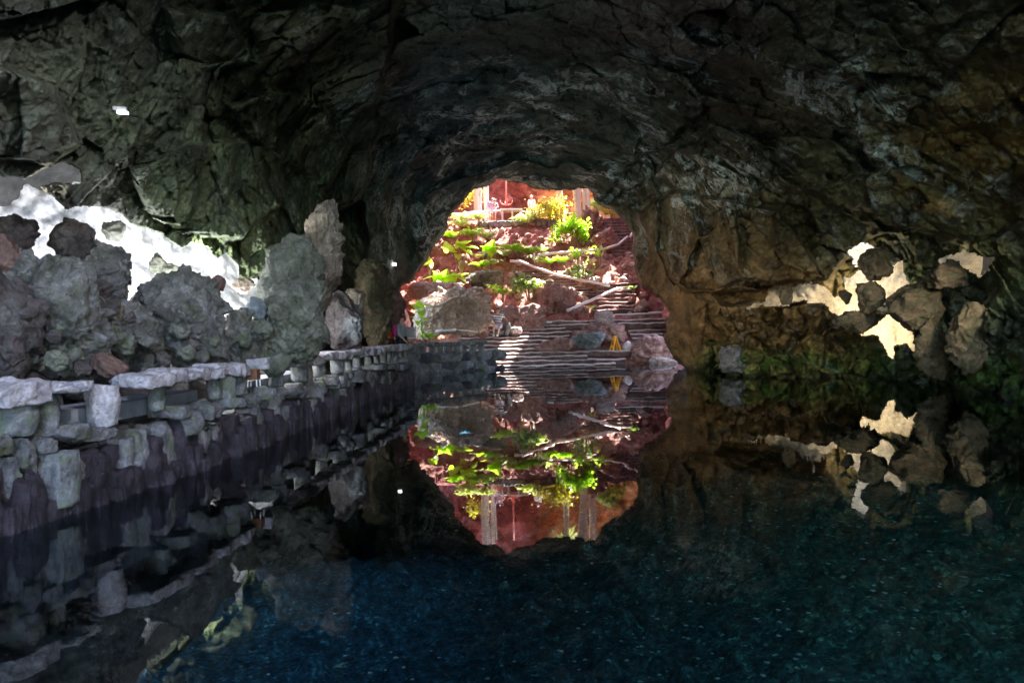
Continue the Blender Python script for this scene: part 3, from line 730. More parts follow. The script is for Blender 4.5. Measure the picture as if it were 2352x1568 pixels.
# cap slabs along the given runs of u
for u0, u1, wmin, wmax in [(-60, 78, .30, .5), (72, 166, .22, .30), (278, 545, .14, .40), (584, 938, .16, .46)]:
    y0, y1 = Y_of_u(u0, 1.2), Y_of_u(u1, 1.2)
    for Y, w in run(y0, y1 - .05, wmin, wmax, int(u0) + 300):
        w = min(w, (y1 - Y) * 2 + .05)
        put("cap_slab", Y, .03 + rr.uniform(-.04, .06), 1.10 + rr.uniform(-.05, .02), 1.205 + rr.uniform(-.04, .04), .38 + rr.uniform(-.08, .06), w * 1.06, M_CAP, n=11 if Y < 11 else 6, rnd=.12, rough=1.6)
put("cap_slab", Y_of_u(318, 1.2), .06, 1.06, 1.22, .42, .50, M_CAP, n=12, rnd=.10, label="brightest lilac cap slab at the start of the middle run")
# smooth slabs laid behind the pillars
for u0, u1 in [(180, 300), (290, 492), (585, 730)]:
    y0, y1 = Y_of_u(u0, .85), Y_of_u(u1, .85); n_ = 12
    mb_ = MB()
    for k in range(n_):
        a = y0 + (y1 - y0) * k / n_; b_ = y0 + (y1 - y0) * (k + 1) / n_
        xa, xb = wall_at(a) - .22, wall_at(b_) - .22
        mb_.add([(xa, a, .72), (xb, b_, .72), (xb - .34, b_, .74), (xa - .34, a, .74), (xa, a, .90), (xb, b_, .90), (xb - .34, b_, .92), (xa - .34, a, .92)],
                [(0, 1, 5, 4), (2, 3, 7, 6), (4, 5, 6, 7)] + ([(0, 4, 7, 3)] if k == 0 else []) + ([(1, 2, 6, 5)] if k == n_ - 1 else []))
    o = mb_.build("bench_slab", M_PLANK, wall); o.location = (4, -6, 0)
# tall slab set into the wall near the left end
Y = Y_of_u(100, .5); put("upright_slab", Y, .16, .10, .56, .22, .26, M_PILLAR, n=12, rnd=.18)
# walkway behind the wall
Vw = []; nb = 60
for j in range(nb):
    y = 2.5 + (27.5 - 2.5) * j / (nb - 1); x0 = wall_at(min(y, 21.4)) - .25
    for k in range(24): Vw.append((x0 - k * .26, y, .42))
Vw = np.array(Vw); Vw[:, 2] += fbm(Vw * 1.5, 3, 401) * .05
M_PATH = rock_mat("walkway_stone", (.10, .09, .09), (.22, .20, .19), scale=2)
link("walkway", mesh_np("walkway", Vw, grid_faces(nb, 24)), M_PATH, kind="structure")

# rocky bank rising behind the walkway
nb = 170; Vw = []
for j in range(nb):
    y = 2.5 + (21.5 - 2.5) * j / (nb - 1); x0 = wall_at(y) - .42
    for k in range(40): s_ = k * .06; Vw.append((x0 - s_, y, .40 + 1.15 * float(sstep(.05, 1.3, s_)) - .5 * float(sstep(.2, 0, s_)) ))
Vw = np.array(Vw); c1, c2, cf, cr = cells(Vw * 2.6, 611); Vw[:, 2] += fbm(Vw * 1.2, 5, 613) * .22 + cf * .12 + (cr - .5) * .12; Vw[:, 0] += fbm(Vw * 2.5, 4, 614) * .12
link("rock_bank", mesh_np("rock_bank", Vw, grid_faces(nb, 40)), M_BOULDER_DARK, kind="structure")

# second wall behind the corner (dark, with openings) up to the stairs
wall2 = empty("garden_wall", (-2, 27, 0), label="low dark stone wall with openings between the walkway corner and the foot of the stairs", cat="wall")
def put2(name, x, y, z0, z1, thick, wid, mat, rz=0, **k):
    global sd0; sd0 += 1
    return stone(name, (x, y, (z0 + z1) / 2), (wid, thick, z1 - z0), sd0, mat, wall2, rz=rz, **k)
r2 = random.Random(77)
p0, p1 = np.array([-3.75, 25.6]), np.array([-1.1, 27.6])
L2 = np.linalg.norm(p1 - p0); dr = (p1 - p0) / L2; rz2 = math.atan2(dr[1], dr[0])
def at2(t): return p0 + dr * t
t = 0
while t < L2:
    w = r2.uniform(.25, .6); c = at2(t + w / 2); put2("cap_slab", c[0], c[1], 1.0 + r2.uniform(-.02, .02), 1.16, .4, w * 1.05, M_BLOCK, rz2, n=4, rnd=.12); t += w
t = .1
while t < L2:
    w = r2.uniform(.14, .24); c = at2(t); put2("pillar", c[0], c[1], .72, 1.02, .22, w, M_BLOCK, rz2, n=4); t += r2.uniform(.3, .45)
for z0, z1 in ((-.6, .10), (.05, .42), (.38, .76)):
    t = 0
    while t < L2 + .3:
        w = r2.uniform(.35, .8); c = at2(t + w / 2); put2("wall_stone", c[0], c[1], z0, z1 + r2.uniform(-.04, .04), .5, w * 1.04, M_BLOCK if r2.random() < .6 else M_COLUMN, rz2, n=5, rnd=.35, rough=1.2); t += w
# corner return of the lagoon wall
for k in range(9):
    f = (k + .5) / 9; x, y = -3.3 + (-3.75 + 3.3) * f, 21.4 + (25.6 - 21.4) * f
    for z0, z1 in ((-.5, .25), (.2, .6), (.55, .95), (.92, 1.16)):
        put2("wall_stone", x + r2.uniform(-.04, .04), y, z0, z1, .5, .45, M_BLOCK, math.pi / 2, n=4, rnd=.25)
# ------------------------------------------------------------------ the sunken garden outside
M_RED = rock_mat("red_lava", (.20, .095, .085), (.46, .27, .23), scale=1.2, spec=.15, bumps=.9)
M_SOIL = rock_mat("garden_slope", (.17, .065, .055), (.44, .22, .185), scale=1.4, attr="tint", spec=.15)
M_TREAD = rock_mat("lit_tread_stone", (.34, .245, .225), (.70, .58, .54), scale=2.4, bumps=.6, rough=.7, spec=.5)  # paler than the risers: light from above put into the colour
M_STEP = rock_mat("step_stone", (.24, .165, .15), (.62, .49, .45), scale=2.4, bumps=.7, rough=.62, spec=.55)
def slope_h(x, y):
    base = .5 * (y - 28.6)
    h = np.clip(base, -3.0, 9.0)
    p = np.stack([x, y, x * 0], 1)
    left = sstep(1.0, -.5, x + fbm(p * .3, 3, 500) * 1.2)
    st = 1.15; q = (h + fbm(p * .35, 3, 501) * .35) / st; k = np.floor(q); fr = q - k
    ter = st * (k + sstep(.62, .98, fr) ) 
    h = np.where((y > 28.9) & (y < 45.5), h * (1 - .75 * left) + ter * .75 * left, h)
    return h
def slope_full(x, y):
    p = np.stack([x, y, slope_h(x, y)], 1)
    h = p[:, 2]
    f1, f2, fa, ra = cells(p * np.array([1.1, 1.7, 2.4]) + fbm(p * 1.2, 2, 505)[:, None] * .4, 507)
    g1, g2, ga, rb = cells(p * 3.6, 517)
    act = sstep(46.6, 45.6, y)
    h = h + act * ((ra - .45) * .26 + fa * .26 - sstep(.10, 0, f2 - f1) * .10 + (rb - .5) * .15 + ga * .10 - sstep(.12, 0, g2 - g1) * .06 + fbm(p * .5, 4, 509) * .30)
    # room for the flights of steps
    for (xa, ya, za, xb, yb, zb, w) in FL:
        d = np.array([xb - xa, yb - ya]); L_ = np.linalg.norm(d); d = d / L_
        t = (x - xa) * d[0] + (y - ya) * d[1]; s_ = np.abs(-(x - xa) * d[1] + (y - ya) * d[0])
        tt = np.clip(t / L_, 0, 1); m_ = sstep(w / 2 + .35, w / 2, s_) * sstep(-.5, 0, t) * sstep(L_ + .5, L_, t)
        h = h * (1 - m_) + np.minimum(h, za + (zb - za) * tt - .18) * m_
    m_ = sstep(-3.6, -2.8, x) * sstep(28.0, 28.4, y) * sstep(33.0, 32.0, y) * sstep(8.2, 7.4, x)
    return h * (1 - m_) + np.minimum(h, (y - 28.6) * .515 - .32) * m_
# flights: (x, y, z) bottom to top, width, number of steps
def QQ(u, v, Y): return Q(u, v, Y)
FLIGHTS = [((5.0, 33.2, 2.35), (5.6, 35.3, 3.75), 1.9, 8), ((4.2, 35.2, 3.2), (.9, 38.1, 4.75), 1.7, 10), ((6.9, 40.6, 5.6), (7.2, 45.4, 8.7), 1.9, 13), ((.6, 38.0, 4.6), (5.2, 39.6, 5.6), 1.2, 0)]
FL = [(a[0], a[1], a[2], b[0], b[1], b[2], w) for a, b, w, n in FLIGHTS]
xs = np.arange(-13, 15.01, .075); ys = np.arange(26.5, 50, .075)
Xg, Yg = np.meshgrid(xs, ys); X1, Y1 = Xg.ravel(), Yg.ravel()
Z1 = slope_full(X1, Y1)
# keep the near left strip under the walkway and lagoon low
Z1 = np.where(Y1 < 28.2, np.minimum(Z1, -.9 - 3.5 * sstep(28.1, 27.2, Y1) + 4.6 * sstep(-4.2, -4.8, X1)), Z1)
Vs = np.stack([X1, Y1, Z1], 1)
ms = mesh_np("garden_slope", Vs, grid_faces(*Xg.shape))
tn = fbm(Vs * .35, 4, 520)
tnt = np.where((tn > 0)[:, None], np.array([1.0, .95, .85]), np.array([1.05, .80, .78]))
tnt = tnt * (1 + .25 * fbm(Vs * 1.6, 3, 522))[:, None]
lf = sstep(0, -2, X1) * sstep(4.5, 2.0, Z1); tnt = tnt * (1 - .8 * lf)[:, None] + (.8 * lf)[:, None] * np.array([1.15, 1.15, .82])
set_col(ms, "tint", tnt)
link("garden_slope", ms, M_SOIL, kind="structure")
xs = np.arange(-20, 22.1, .5); ys = np.arange(49.9, 64, .5); Xg, Yg = np.meshgrid(xs, ys)
Vt = np.stack([Xg.ravel(), Yg.ravel(), Xg.ravel() * 0 + 8.99], 1)
link("terrace_floor", mesh_np("terrace_floor", Vt, grid_faces(*Xg.shape)), M_STEP, kind="structure")
def ground(x, y): return float(slope_full(np.array([float(x)]), np.array([float(y)]))[0])

# cliffs around the pit
th = np.linspace(R(-62), R(242), 420); zs = np.arange(-2, 21, .12)
TH, ZZ = np.meshgrid(th, zs)
rx, ry = 12.0, 13.5
px_, py_ = 1 + rx * np.cos(TH), 42.5 + ry * np.sin(TH)
Pc = np.stack([px_.ravel(), py_.ravel(), ZZ.ravel()], 1)
f1, f2, fa, ra = cells(Pc * .7, 541); g1, g2, ga, rb = cells(Pc * 2.1, 551)
dd = fa * .9 + (ra - .5) * .7 + ga * .25 + (rb - .5) * .2 + fbm(Pc * .35, 4, 543) * 1.4 - sstep(17.5, 12, Pc[:, 2]) * 0
hollow = np.exp(-((Pc[:, 0] + .3) / 4.2) ** 2 - ((Pc[:, 2] - 11.5) / 2.6) ** 2) * (Pc[:, 1] > 45)
dd = dd - hollow * 4.5
n_ = np.stack([(Pc[:, 0] - 1) / rx ** 2, (Pc[:, 1] - 42.5) / ry ** 2, Pc[:, 0] * 0], 1); n_ /= np.linalg.norm(n_, axis=1)[:, None]
Pc = Pc - n_ * dd[:, None]
mc = mesh_np("pit_cliff", Pc, grid_faces(*TH.shape))
orange = sstep(.5, 3.5, Pc[:, 0]) * (Pc[:, 1] > 45)
tn = fbm(Pc * .5, 4, 560)
tnt = np.array([2.2, 1.12, 1.0]) * (1 - orange[:, None]) + np.array([2.8, 1.6, .62]) * orange[:, None]
tnt = tnt * (1 + .5 * tn)[:, None]
set_col(mc, "tint", tnt)
M_CLIFF = rock_mat("cliff_rock", (.14, .10, .09), (.42, .32, .28), scale=.9, attr="tint", spec=.1)
link("pit_cliff", mc, M_CLIFF, kind="structure")
# rock face above the cave mouth
xs = np.arange(-14, 16, .25); zs = np.arange(3, 17, .25); XX, ZZ2 = np.meshgrid(xs, zs)
Pf = np.stack([XX.ravel(), XX.ravel() * 0 + 29.4, ZZ2.ravel()], 1); keepf = (Pf[:, 2] > 8.75 - .10 * (Pf[:, 0] - .7) ** 2).reshape(XX.shape)
Pf[:, 1] += fbm(Pf * .5, 4, 581) * .9
kc = keepf[:-1, :-1] & keepf[1:, 1:] & keepf[:-1, 1:] & keepf[1:, :-1]
V_, F_, _u = compact(Pf, grid_faces(*XX.shape, kc)); link("mouth_cliff", mesh_np("mouth_cliff", V_, F_), M_RED, kind="structure")
# unseen roof added to shade the lower garden, with holes that let sun through
M_SHADE_ROOF = rock_mat("shade_roof_rock", (.10, .07, .06), (.24, .18, .16))
xs = np.arange(-14, 16.1, .14); ys = np.arange(32.7, 48.5, .14); Xg, Yg = np.meshgrid(xs, ys)
P2 = np.stack([Xg.ravel(), Yg.ravel(), Xg.ravel() * 0], 1)
edge = 46.6 + fbm(P2 * .35, 4, 571) * 1.4
keep = (P2[:, 1] < edge) & ((fbm(P2 * 1.5, 3, 572) < .20) | (P2[:, 1] < 38.4))
kx, ky = SUN[0] / SUN[2], SUN[1] / SUN[2]
def hole(px, py, pz, rad_x, rad_y):
    """opening in the roof (z 14) along the sun's path to a sunlit spot"""
    global keep
    cx, cy = px + (14 - pz) * kx, py + (14 - pz) * ky
    e = ((P2[:, 0] - cx) / rad_x) ** 2 + ((P2[:, 1] - cy) / rad_y) ** 2 + fbm(P2 * 1.3, 3, 573) * .25
    keep &= e > 1
a = Q(1146, 842, 28.8); c = Q(1203, 752, 31.6)
for f in np.linspace(0, 1, 9):
    q = a * (1 - f) + c * f; hole(q[0], q[1], max(.1, q[2]), .42, .8)
q = Q(1030, 640, 35.5); hole(q[0], q[1], q[2], 1.4, 1.0)
q = Q(975, 715, 29.2); hole(q[0], q[1], q[2], .6, .5)
q = Q(1210, 670, 34.0); hole(q[0], q[1], q[2], .8, .6)
for sx, sy in [(4.8, 33.5), (1.6, 35.2), (-2.2, 38), (5.5, 36.5), (-1.6, 34.4)]:
    hole(sx, sy, max(.3, .5 * (sy - 28.6)), .6, .45)
kk = keep.reshape(Xg.shape); kc = kk[:-1, :-1] & kk[1:, 1:] & kk[:-1, 1:] & kk[1:, :-1]
for nm, z0, sg in (("shade_roof", 14.0, -1), ):
    Vv = P2.copy(); Vv[:, 2] = z0 + fbm(P2 * .4, 4, 575) * .1
    V_, F_, _u = compact(Vv, grid_faces(*Xg.shape, kc))
    ob = link(nm, mesh_np(nm, V_, F_), M_SHADE_ROOF, kind="structure")
    so = ob.modifiers.new("thick", 'SOLIDIFY'); so.thickness = .35; so.offset = 1

M_RISER = rock_mat("shaded_riser_stone", (.10, .055, .05), (.24, .15, .135), scale=2.4)  # darker than the treads: shade on the step fronts put into the colour
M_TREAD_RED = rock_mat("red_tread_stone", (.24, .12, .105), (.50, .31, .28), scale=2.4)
# flights of steps
def step_slab(parent, name, p0, p1, z, thick, depth, seed):
    """a long rough tread from p0 to p1 (front edge), rising z"""
    L_ = math.hypot(p1[0] - p0[0], p1[1] - p0[1]); a = math.atan2(p1[1] - p0[1], p1[0] - p0[0])
    nx = max(6, int(L_ / .12)); prof = [(.03, -thick), (.0, -.045), (-.03, -.03), (-.025, -.012), (.03, .004), (depth * .5, .018), (depth, .02), (depth, -thick)]
    V, F = [], []
    for i in range(nx + 1):
        t = i / nx * L_
        for (dy, dz) in prof:
            w1 = .05 * math.sin(t * 1.7 + seed) + .03 * math.sin(t * 5.3 + seed * 2); w2 = .018 * math.sin(t * 2.9 + seed * 1.3) + .012 * math.sin(t * 9 + seed)
            y_ = dy + (w1 if dy < depth * .9 else 0); z_ = dz + w2
            V.append((p0[0] + math.cos(a) * t - math.sin(a) * y_, p0[1] + math.sin(a) * t + math.cos(a) * y_, z + z_))
    m_ = len(prof)
    for i in range(nx):
        for k in range(m_ - 1): F.append((i * m_ + k, (i + 1) * m_ + k, (i + 1) * m_ + k + 1, i * m_ + k + 1))
    F.append(tuple(range(m_ - 1, -1, -1))); F.append(tuple(nx * m_ + k for k in range(m_)))
    me = bpy.data.meshes.new(name); bl = np.array(parent.location)
    me.from_pydata([tuple(np.array(v) - bl) for v in V], [], F); me.update()
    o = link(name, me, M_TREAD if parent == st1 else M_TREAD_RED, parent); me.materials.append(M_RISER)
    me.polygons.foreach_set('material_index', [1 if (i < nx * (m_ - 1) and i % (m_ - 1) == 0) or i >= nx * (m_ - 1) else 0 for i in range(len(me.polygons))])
    return o
st1 = empty("stone_stairs", (2, 28.6, 0), label="wide flight of irregular stone steps rising from the water", cat="stairs")
UL = [1138, 1136, 1134, 1130, 1070, 1060, 1010, 1055, 1075, 1110, 1190, 1190]
UR = [1415, 1440, 1350, 1448, 1262, 1255, 1295, 1310, 1345, 1300, 1530, 1530]
def xy_at(u, y): return (u - 1176) / FOC * y - .03
for k in range(12):
    y = 28.6 + .33 * k; z = .06 + .17 * k
    step_slab(st1, "step", (xy_at(UL[k], y), y + .05), (xy_at(UR[k], y), y - .05 + (.3 if k == 1 else 0)), z, .24, .48, k * 1.9)
for k, (a_, b_) in {6: (1455, 1520), 7: (1450, 1525), 8: (1445, 1535)}.items():
    y = 28.9 + .33 * k; step_slab(st1, "step", (xy_at(a_, y), y), (xy_at(b_, y), y), .06 + .17 * k, .3, .5, k * 2.3)
labs = ["short flight of dark steps between the lowest diagonal rail and the red rocks", "diagonal flight of narrow steps below the long sloping rail", "steep upper flight of reddish steps at the right edge of the arch"]
for (A_, B_, w, n_), lb in zip(FLIGHTS[:3], labs):
    st = empty("stone_stairs", A_, label=lb, cat="stairs")
    for k in range(n_):
        f = k / (n_ - 1); cx, cy, cz = [A_[i] + (B_[i] - A_[i]) * f for i in range(3)]
        j = random.Random(k + n_).uniform(-.15, .15)
        step_slab(st, "step", (cx - w / 2 + j, cy), (cx + w / 2 + j * .5, cy), cz + .1, .3, .55, k * 1.3 + n_)
# driftwood-like pale ledge at the water and bright shore stones
def obj_rock(name, p, size, mat, seed, sub=4, rough=1, boxy=.3, **k):
    P, F = rock_mesh(size, seed, sub, rough, boxy)
    if mat in (M_GTAN, M_RED) and sub >= 5:
        c1, c2, ca, cb = cells(P * 2.1 + seed + fbm(P * 2, 3, 4)[:, None] * .25, 77); nn = P / (np.linalg.norm(P, axis=1)[:, None] + 1e-6)
        P = P + nn * ((cb - .5) * .07 - sstep(.13, .01, c2 - c1) * .10)[:, None]
    o = link(name, mesh_np(name, P, F), mat, **k); o.location = tuple(map(float, p)); return o
M_GTAN = rock_mat("garden_tan_rock", (.40, .27, .20), (.72, .52, .42), scale=1.6)
M_PINK = rock_mat("pink_stone", (.30, .22, .21), (.55, .44, .42), scale=2)
obj_rock("boulder", Q(1378, 768, 30.6), (2.3, 1.0, 1.0), M_RED, 601, 5, 1.2, .3, label="large triangular boulder splitting the wide stone stairs", cat="boulder")
obj_rock("boulder", Q(1350, 780, 29.9), (1.5, .5, .75), M_BLOCK, 602, 5, .9, .5, label="flat-faced greenish boulder in front of the triangular one on the stairs", cat="boulder")
obj_rock("boulder", Q(1280, 795, 30.0), (1.9, .8, .7), M_RED, 603, 5, 1.1, .3, label="sloping brown rock running down into the stairs left of the flat-faced boulder", cat="boulder")
obj_rock("boulder", Q(1497, 806, 29.7), (2.2, 1.2, 1.5), M_RED, 604, 5, .7, .75, label="cracked rock face right of the yellow sign", cat="boulder")
obj_rock("boulder", Q(1522, 835, 28.8), (1.2, .7, .5), M_PINK, 605, 5, 1, .2, label="pale pink slanted rock at the waterline right of the stairs", cat="boulder")
obj_rock("boulder", Q(1388, 733, 32.0), (1.0, .8, .75), M_PINK, 606, 5, .6, .2, label="rounded brown boulder at the head of the wide stairs", cat="boulder")
obj_rock("boulder", Q(1350, 525, 43.5), (1.9, 1.8, 2.6), M_RED, 607, 5, 1.1, .3, label="tall leaning red boulder left of the upper flight of steps", cat="boulder")
obj_rock("boulder", Q(1390, 560, 42.0), (2.2, 1.6, 1.8), M_RED, 608, 5, 1.0, .3, label="broad red boulder below the tall leaning one", cat="boulder")
obj_rock("boulder", Q(1442, 855, 28.2), (1.9, .25, .12), M_PINK, 609, 4, 1, .5, label="long pale stone sliver lying in the water at the stair foot", cat="stone")
obj_rock("round_stone", Q(1440, 794, 29.85), (.42, .42, .46), simple("white_boulder", (.62, .55, .52), .7, bmp=.4), 610, 5, .35, 0, label="smooth pale round stone beside the yellow sign", cat="stone")
obj_rock("boulder", Q(1050, 700, 30.2), (3.6, 1.6, 1.6), M_GTAN, 611, 6, .7, .5, label="wide cracked tan rock face left of the seated man", cat="boulder")
obj_rock("boulder", Q(1000, 735, 29.4), (2.0, 1.3, 1.7), M_GTAN, 612, 6, .7, .5, label="cracked tan rock face under the heart-leaved plant at the left", cat="boulder")
obj_rock("boulder", Q(1075, 742, 29.6), (2.4, 1.0, 1.0), M_GTAN, 613, 6, .8, .5, label="low brown rock face of small stones below the wide tan one", cat="boulder")
obj_rock("boulder", Q(1110, 642, 36.5), (2.2, 1.6, 1.0), M_BOULDER_GREEN, 614, 5, .8, .3, label="mossy flat boulder in the middle of the garden slope", cat="boulder")
obj_rock("boulder", Q(1190, 735, 32.0), (2.4, 1.2, 1.6), M_RED, 615, 5, 1.0, .3, label="reddish boulder bank behind the seated man's right side", cat="boulder")
obj_rock("boulder", Q(1270, 700, 33.5), (2.2, 1.6, 1.9), M_RED, 616, 5, 1.0, .3, label="bulging red boulder left of the lowest diagonal rail", cat="boulder")
obj_rock("boulder", Q(1000, 668, 33.5), (2.8, 1.6, .9), M_GTAN, 617, 5, .8, .3, label="long tan ledge rock under the brightest leaves", cat="boulder")
rq = random.Random(91)
protos = []
for k in range(170):
    if k < 90: u_, v_ = rq.uniform(1240, 1500), rq.uniform(590, 735)
    elif k < 130: u_, v_ = rq.uniform(1000, 1300), rq.uniform(510, 600)
    else: u_, v_ = rq.uniform(985, 1240), rq.uniform(600, 720)
    # find the slope point under the pixel
    best = None
    for yy in np.arange(29.5, 46, .5):
        q = Q(u_, v_, yy)
        if q[2] < ground(q[0], q[1]): best = q; break
    if best is None: continue
    z = ground(best[0], best[1])
    s_ = rq.uniform(.22, .62)
    if len(protos) < 12:
        _mt, _lb, _gr = [(M_RED, "dark red loose stone on the garden slope", "dark red loose stones"), (M_PINK, "pale pink loose stone on the garden slope", "pale pink loose stones"), (M_GTAN, "tan loose stone on the garden slope", "tan loose stones"), (M_RED, "dark red loose stone on the garden slope", "dark red loose stones")][k % 4]
        o = obj_rock("rubble_stone", (0, 0, 0), (1, .9, .75), _mt, 640 + k, 4, 1, .3, label=_lb, cat="stone", group=_gr)
        protos.append(o)
    else:
        o = rq.choice(protos).copy(); COL.objects.link(o)
    o.scale = (s_, s_, s_); o.rotation_euler = (rq.uniform(-.3, .3), rq.uniform(-.3, .3), rq.uniform(0, 6.3)); o.location = (best[0], best[1], z + s_ * .22)
# ------------------------------------------------------------------ handrails
M_RAIL = simple("whitewashed_wood", (.72, .68, .66), .6, var=.15, scale=8, bmp=.3)
M_POST = simple("grey_steel_post", (.22, .20, .20), .5, .5)
def rail(pts, r, label, thin=(), post_h=.85, posts=True):
    P = [Q(*p) for p in pts]
    o = empty("handrail", P[0], label=label, cat="handrail"); b0 = P[0]
    for k in range(len(P) - 1):
        a, b_ = P[k], P[k + 1]; L_ = np.linalg.norm(b_ - a); n_ = max(3, int(L_ / .25)); rr_ = r * (.5 if k in thin else 1)
        rg = random.Random(k + 3)
        mb_ = MB(); mb_.tube([a + (b_ - a) * i / n_ - b0 + np.array([0, 0, rg.uniform(-.012, .012) + (k % 2) * .01]) for i in range(n_ + 1)], [rr_ * rg.uniform(.85, 1.1) for i in range(n_ + 1)], 8)
        mb_.build("rail_log", M_RAIL, o, smooth=True)
        if posts:
            for f in ([.12, .88] if L_ > 1 else [.5]):
                q = a + (b_ - a) * f
                for off in (-.05, .05):
                    m2 = MB(); z0 = max(ground(q[0], q[1]) - .1, q[2] - post_h - .5)
                    m2.tube([q - b0 + np.array([off, .02, -.02]), np.array([q[0] + off, q[1] + .02, z0]) - b0], .012, 5); m2.build("post", M_POST, o)
    return o
rail([(1235, 585, 38.6), (1310, 578, 39.0), (1385, 573, 39.4), (1421, 562, 40.2), (1441, 544, 41.0)], .075, "nearly level whitewashed log handrail in the upper garden, bending up to the right")
rail([(1448, 543, 41.4), (1457, 530, 43), (1452, 514, 44.4)], .085, "short steep white handrail beside the upper flight at the right edge")
rail([(1172, 600, 37.2), (1193, 600, 37.0), (1270, 630, 36.0), (1400, 656, 34.6)], .075, "long white handrail sloping down to the right across the garden", thin=())
rail([(1303, 713, 32.6), (1418, 663, 34.4), (1450, 664, 34.6)], .075, "lower white handrail rising diagonally to the right", thin=(1,))
rail([(1000, 761, 28.6), (1047, 757, 28.8), (1097, 762, 29.4)], .06, "low white log rail at the left of the wide stairs", thin=(1,))
rail([(1380, 724, 31.9), (1490, 719, 32.2), (1546, 716, 32.4)], .055, "low horizontal rail above the right end of the wide stairs", thin=(0,))
rail([(1110, 742, 31.6), (1200, 741, 31.8), (1268, 740, 32.0)], .04, "thin pale rail above the steps right of the seated man")
rail([(1030, 492, 46.4), (1070, 489, 46.6), (1110, 486, 46.7), (1150, 484, 46.8), (1190, 484.5, 46.8), (1225, 488, 46.6), (1250, 493, 46.4)], .06, "curved white balustrade rail along the edge of the terrace", post_h=1.1)
rail([(1293, 491, 46.2), (1325, 490, 46.2)], .05, "short pinkish rail beside the leaning trunk on the terrace", post_h=1.0)

# ------------------------------------------------------------------ plants
L_BRIGHT = leaf_mat("leaf_bright", (.30, .42, .07)); L_MID = leaf_mat("leaf_mid", (.16, .24, .08), .35); L_PALE = leaf_mat("leaf_pale", (.50, .54, .34), .3)
L_YEL = leaf_mat("leaf_yellow", (.42, .36, .10), .4); L_DARK = leaf_mat("leaf_dark", (.06, .11, .04), .25)
M_STALK = simple("stalk", (.22, .28, .10), .6); M_BROWNSTEM = simple("brown_stem", (.22, .13, .08), .8)
def frame_of(d, up=(0, 0, 1)):
    d = Vector(d).normalized(); s_ = d.cross(Vector(up))
    if s_.length < .05: s_ = Vector((1, 0, 0))
    s_.normalize(); n = s_.cross(d); return d, s_, n
def heart(mb, base, d, w, l, droop=.2):
    """heart shaped leaf: d = tip direction"""
    d, s_, n = frame_of(d); pts = []
    out_ = [(0, .0), (-.18, .22), (-.22, .40), (-.08, .52), (.18, .50), (.45, .40), (.72, .22), (1, 0)]
    mid = [base + d * (l * t) - n * (-1) * 0 + Vector((0, 0, -droop * l * t * t)) for t in (-.02, .2, .5, .8, 1.0)]
    V = [base]; F = []
    for sgn in (1, -1):
        b = len(V)
        for t, x in out_: V.append(base + d * (l * t) + s_ * (w * x * sgn) + Vector((0, 0, -droop * l * max(0, t) ** 2)) + n * (.10 * w * abs(x)))
        c = len(V); V.append(base + d * (l * .5) + Vector((0, 0, -droop * l * .25)))
        for i in range(len(out_) - 1): F.append((c, b + i, b + i + 1) if sgn > 0 else (c, b + i + 1, b + i))
        F.append((c, 0, b) if sgn > 0 else (c, b, 0))
    mb.add(V, F)
def plant_heart(name, u, v, Y, leaves, label, mat=L_BRIGHT, stalk=True, dz=0):
    """leaves: list of (u, v, size m, azimuth deg)"""
    b0 = Q(u, v, Y); g = ground(b0[0], b0[1]); b0 = np.array([b0[0], b0[1], min(b0[2], max(g, b0[2] - .5))])
    o = empty(name, b0, label=label, cat="plant")
    for (lu, lv, sz, az) in leaves:
        tip = Vector(Q(lu, lv, Y - .1) - b0); w = R(az)
        d = Vector((math.cos(w) * .8, -.55, math.sin(w) * .8))
        st = tip - d.normalized() * sz * .42
        m1 = MB(); m1.tube([Vector((0, 0, 0)), st * .5 + Vector((0, 0, .12 * st.length)), st], [.022, .016, .012], 5)
        so = m1.build("stalk", M_STALK, o, smooth=True)
        m2 = MB(); heart(m2, st, d, sz * .95, sz, .1); m2.build("leaf", mat, o, smooth=False)
    return o
plant_heart("giant_leaf_plant", 973, 757, 28.4, [(950, 702, .46, 150), (962, 698, .44, 90), (983, 702, .5, -20), (958, 716, .4, 200), (968, 722, .34, -80), (943, 727, .22, 170), (978, 733, .26, -40), (960, 742, .24, -90)], "heart-leaved plant at the left beside the info board and low rail")
plant_heart("giant_leaf_plant", 988, 634, 35.5, [(984, 598, .52, 70), (990, 609, .36, -70)], "single tall heart leaf standing above the brightest leaf cluster")
plant_heart("giant_leaf_plant", 1022, 668, 34.2, [(990, 635, .85, 190), (1008, 642, .8, -100), (1020, 632, .9, 60), (1030, 648, .95, -90), (1040, 633, .8, 20), (1053, 633, .6, 0), (1066, 630, .6, 20), (1064, 642, .45, -40), (1002, 628, .5, 130)], "brightest sunlit cluster of big heart leaves on the left of the garden")
plant_heart("giant_leaf_plant", 1060, 612, 38.0, [(1027, 565, .75, 110), (1052, 560, .5, 100), (1063, 568, .5, -60), (1070, 556, .8, 20), (1081, 568, .75, -10), (1078, 580, .55, -40), (1090, 567, .6, -20), (1040, 577, .35, 160), (1052, 590, .4, -80)], "tall heart-leaved plant left of centre on the garden slope")
plant_heart("giant_leaf_plant", 1118, 610, 38.6, [(1113, 567, .6, 160), (1128, 562, .85, 60), (1140, 567, 1.0, 0), (1126, 578, .7, -80), (1100, 585, .5, 180), (1147, 580, .6, -30)], "heart-leaved plant with one very large round leaf near the garden centre")
plant_heart("giant_leaf_plant", 1370, 478, 46.5, [(1352, 470, .8, 170), (1368, 460, .9, 60), (1382, 464, .8, 10), (1375, 474, .8, -60), (1390, 476, .6, -20), (1384, 447, .5, 60)], "broad glossy leaves at the top right of the arch opening", mat=L_PALE)
